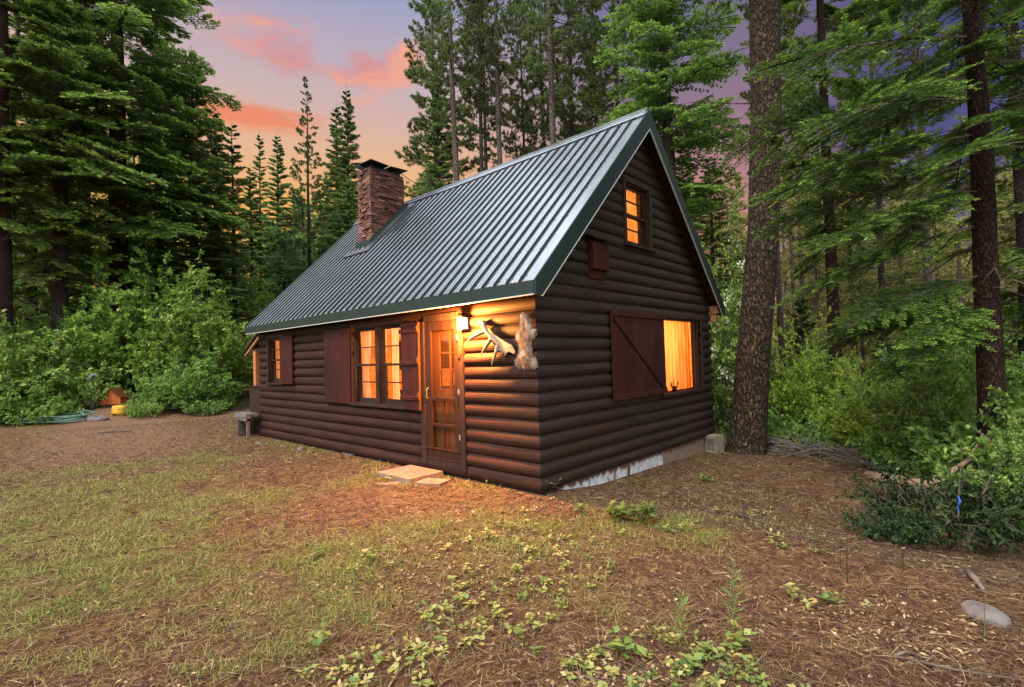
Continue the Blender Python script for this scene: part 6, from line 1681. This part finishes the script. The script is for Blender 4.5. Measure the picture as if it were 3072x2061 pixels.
m.bbox(-0.10, 0.12, -0.14, 0.14, -0.08, 0.335, 0.006); m.mi = 1; m.box(-0.06, 0.08, -0.146, -0.141, 0.06, 0.28)
o = m.build('concrete_block', [M_CONC, M_ROCK]); tag(o, 'square concrete block at the far gable corner of the cabin', 'block')
def rock(px, py, sx, sy, sz, label, seed, zg=0.0, mt=None):
    p = onground(px, py, zg); bm = bmesh.new(); bmesh.ops.create_icosphere(bm, subdivisions=4, radius=1.0)
    for v in bm.verts:
        c = v.co; k = 1 + 0.30 * (float(fbm(np.array([c.x * 1.3 + seed]), np.array([c.y * 1.3 + c.z]), seed)[0]) - 0.5) + 0.10 * (float(fbm(np.array([c.x * 4 + seed]), np.array([c.y * 4 + c.z * 3]), seed)[0]) - 0.5)
        v.co = Vector((c.x * sx * k, c.y * sy * k, c.z * sz * k))
    me = bpy.data.meshes.new('rock'); bm.to_mesh(me); bm.free(); me.materials.append(mt or M_ROCK); me.polygons.foreach_set('use_smooth', [True] * len(me.polygons))
    o = link('rock', me); o.location = p; o.rotation_euler = (0, 0, seed); tag(o, label, 'rock'); return o
rock(2955, 1905, 0.17, 0.11, 0.045, 'flat grey rock half buried in the right foreground', 5, -0.2)
rock(905, 1345, 0.10, 0.07, 0.07, 'pale rock at the foot of the log wall', 2)
rock(776, 1325, 0.13, 0.07, 0.03, 'flat stones by the bench leg', 3)
rock(1290, 1850, 0.03, 0.025, 0.02, 'small stone in the middle foreground', 8)
# standpipe with stone base, and the hose
sp_ = spot(272, 17.2); o = empty('standpipe', sp_); tag(o, 'grey water standpipe with twin pipes rising beside the green hose', 'standpipe')
m = MB(); m.tube([(0, 0, 0), (0, 0, 1.02)], 0.032, 10); m.build('pipe', M_PIPE, o, True)
m = MB(); m.tube([(0.085, 0.05, 0), (0.075, 0.05, 0.55), (0.04, 0.03, 0.93)], 0.028, 10); m.build('pipe', M_PIPE, o, True)
m = MB(); m.tube([(0, 0, 1.0), (0.0, 0, 1.12), (0.05, 0.04, 1.20), (0.14, 0.11, 1.19), (0.19, 0.15, 1.10)], [0.05, 0.055, 0.05, 0.04, 0.03], 10); m.tube([(-0.05, -0.04, 1.06), (-0.12, -0.1, 1.08)], 0.02, 6); m.build('spigot', M_PIPE, o, True)
rock(292, 1262, 0.34, 0.2, 0.11, 'lilac grey boulder at the foot of the standpipe', 4)
m = MB(); c0 = np.array(spot(140, 16.0)); rh = random.Random(9); pth = []
for i in range(230):
    t = i / 229; a = t * 6.283 * 7.5; Rr = 0.85 + 0.14 * math.sin(a * 0.37 + 1) + 0.05 * math.sin(t * 40)
    e_ = np.array([0.736, 0.677, 0]); f_ = np.array([-0.677, 0.736, 0])
    q = c0 + e_ * (math.cos(a) * Rr * 1.25 + 0.28 * math.sin(t * 9)) + f_ * (math.sin(a) * Rr * 0.55)
    q[2] = gzf(q[0], q[1]) + 0.03 + 0.16 * t + 0.12 * max(0, math.sin(a * 0.5 + t * 3)) * (i % 3 == 0 or True) * 0.8; pth.append(q)
e1 = np.array(sp_); 
for t in np.linspace(0.1, 1, 14): q = pth[229] * (1 - t) + (e1 + [0.1, -0.1, 0]) * t; q = q.copy(); q[2] = gzf(q[0], q[1]) + 0.06 + 0.10 * (1 - t); pth.append(q)
m.tube(pth, 0.019, 7); o = m.build('garden_hose', M_HOSE, smooth=True); tag(o, 'faded green garden hose coiled on the ground by the left shrubs', 'hose')
# orange bird house and yellow tub on the small rise
bx_, by_ = MOUND; bz_ = gzf(bx_, by_)
b0 = np.array(spot(343, 17.5)); b0[2] = gzf(b0[0], b0[1])
o = empty('bird_house', tuple(b0), math.atan2(0.677, 0.736)); o.scale = (0.82, 0.82, 0.82); tag(o, 'little orange wooden house with a pitched roof under the left shrubs', 'bird house')
m = MB(); m.prism([(-0.42, 0.10), (0.42, 0.10), (0.42, 0.42), (0.0, 0.72), (-0.42, 0.42)], -0.22, 0.28); m.build('body', M_ORANGE, o)
m = MB()
for sg in (-1, 1): m.hexa([(0, -0.30, 0.735), (sg * 0.52, -0.30, 0.365), (sg * 0.52, 0.34, 0.365), (0, 0.34, 0.735), (0, -0.30, 0.775), (sg * 0.52, -0.30, 0.405), (sg * 0.52, 0.34, 0.405), (0, 0.34, 0.775)])
m.build('roof', M_DOORW, o)
m = MB(); m.box(-0.30, 0.30, -0.18, 0.18, -0.1, 0.098); m.build('base', M_BARKD, o)
b1 = np.array(spot(364, 16.9)); o = empty('yellow_tub', (b1[0], b1[1], gzf(b1[0], b1[1]))); tag(o, 'upturned yellow plastic tub in front of the little orange house', 'tub')
m = MB(); m.tube([(0, 0, 0.02), (0, 0, 0.06), (0, 0, 0.24), (0, 0, 0.29), (0, 0, 0.30)], [0.27, 0.275, 0.265, 0.24, 0.15], 24); m.build('body', M_YELLOW, o, True)
m = MB(); m.tube([(0, 0, -0.05), (0, 0, 0.018)], [0.2, 0.2], 12); m.build('rim', M_YELLOW, o)
# stick lying on the dirt by the path, twigs in the foreground
def stick(pts, rad, label, mt=M_TWIG):
    m = MB(); P = [onground(a, b) + [0, 0, 0.012 + rad] for a, b in pts]; m.tube(P, [rad, rad * 0.9, rad * 0.5][:len(P)] if len(P) <= 3 else rad, 7); o = m.build('stick', mt, smooth=True); tag(o, label, 'stick')
stick([(295, 1302), (340, 1299), (395, 1297)], 0.022, 'dark stick lying on the bare dirt by the path')
stick([(2682, 1943), (2710, 1932), (2736, 1928)], 0.008, 'short bleached stick in the right foreground', M_DEAD)
stick([(2900, 1690), (2925, 1720), (2950, 1755)], 0.022, 'bleached grey limb below the dark branch heap', M_DEAD)
stick([(2690, 1945), (2860, 1975), (3060, 2010)], 0.007, 'long thin stick across the lower right corner')
stick([(2200, 1500), (2250, 1515), (2310, 1530)], 0.012, 'dark stick right of the green weed clump')
stick([(1150, 2050), (1190, 1990), (1235, 1945)], 0.005, 'thin straw coloured stick at the bottom centre', M_LOGTAN)
# wire strung over the ridge
m = MB(); A = at(1192, 513, 14); B = at(1290, 540, 24); 
m.tube([A + (B - A) * t + np.array([0, 0, -0.25 * math.sin(math.pi * t)]) for t in np.linspace(0, 1, 12)], 0.012, 5); o = m.build('overhead_wire', M_DARK); tag(o, 'thin dark wire strung past the chimney cap', 'wire')
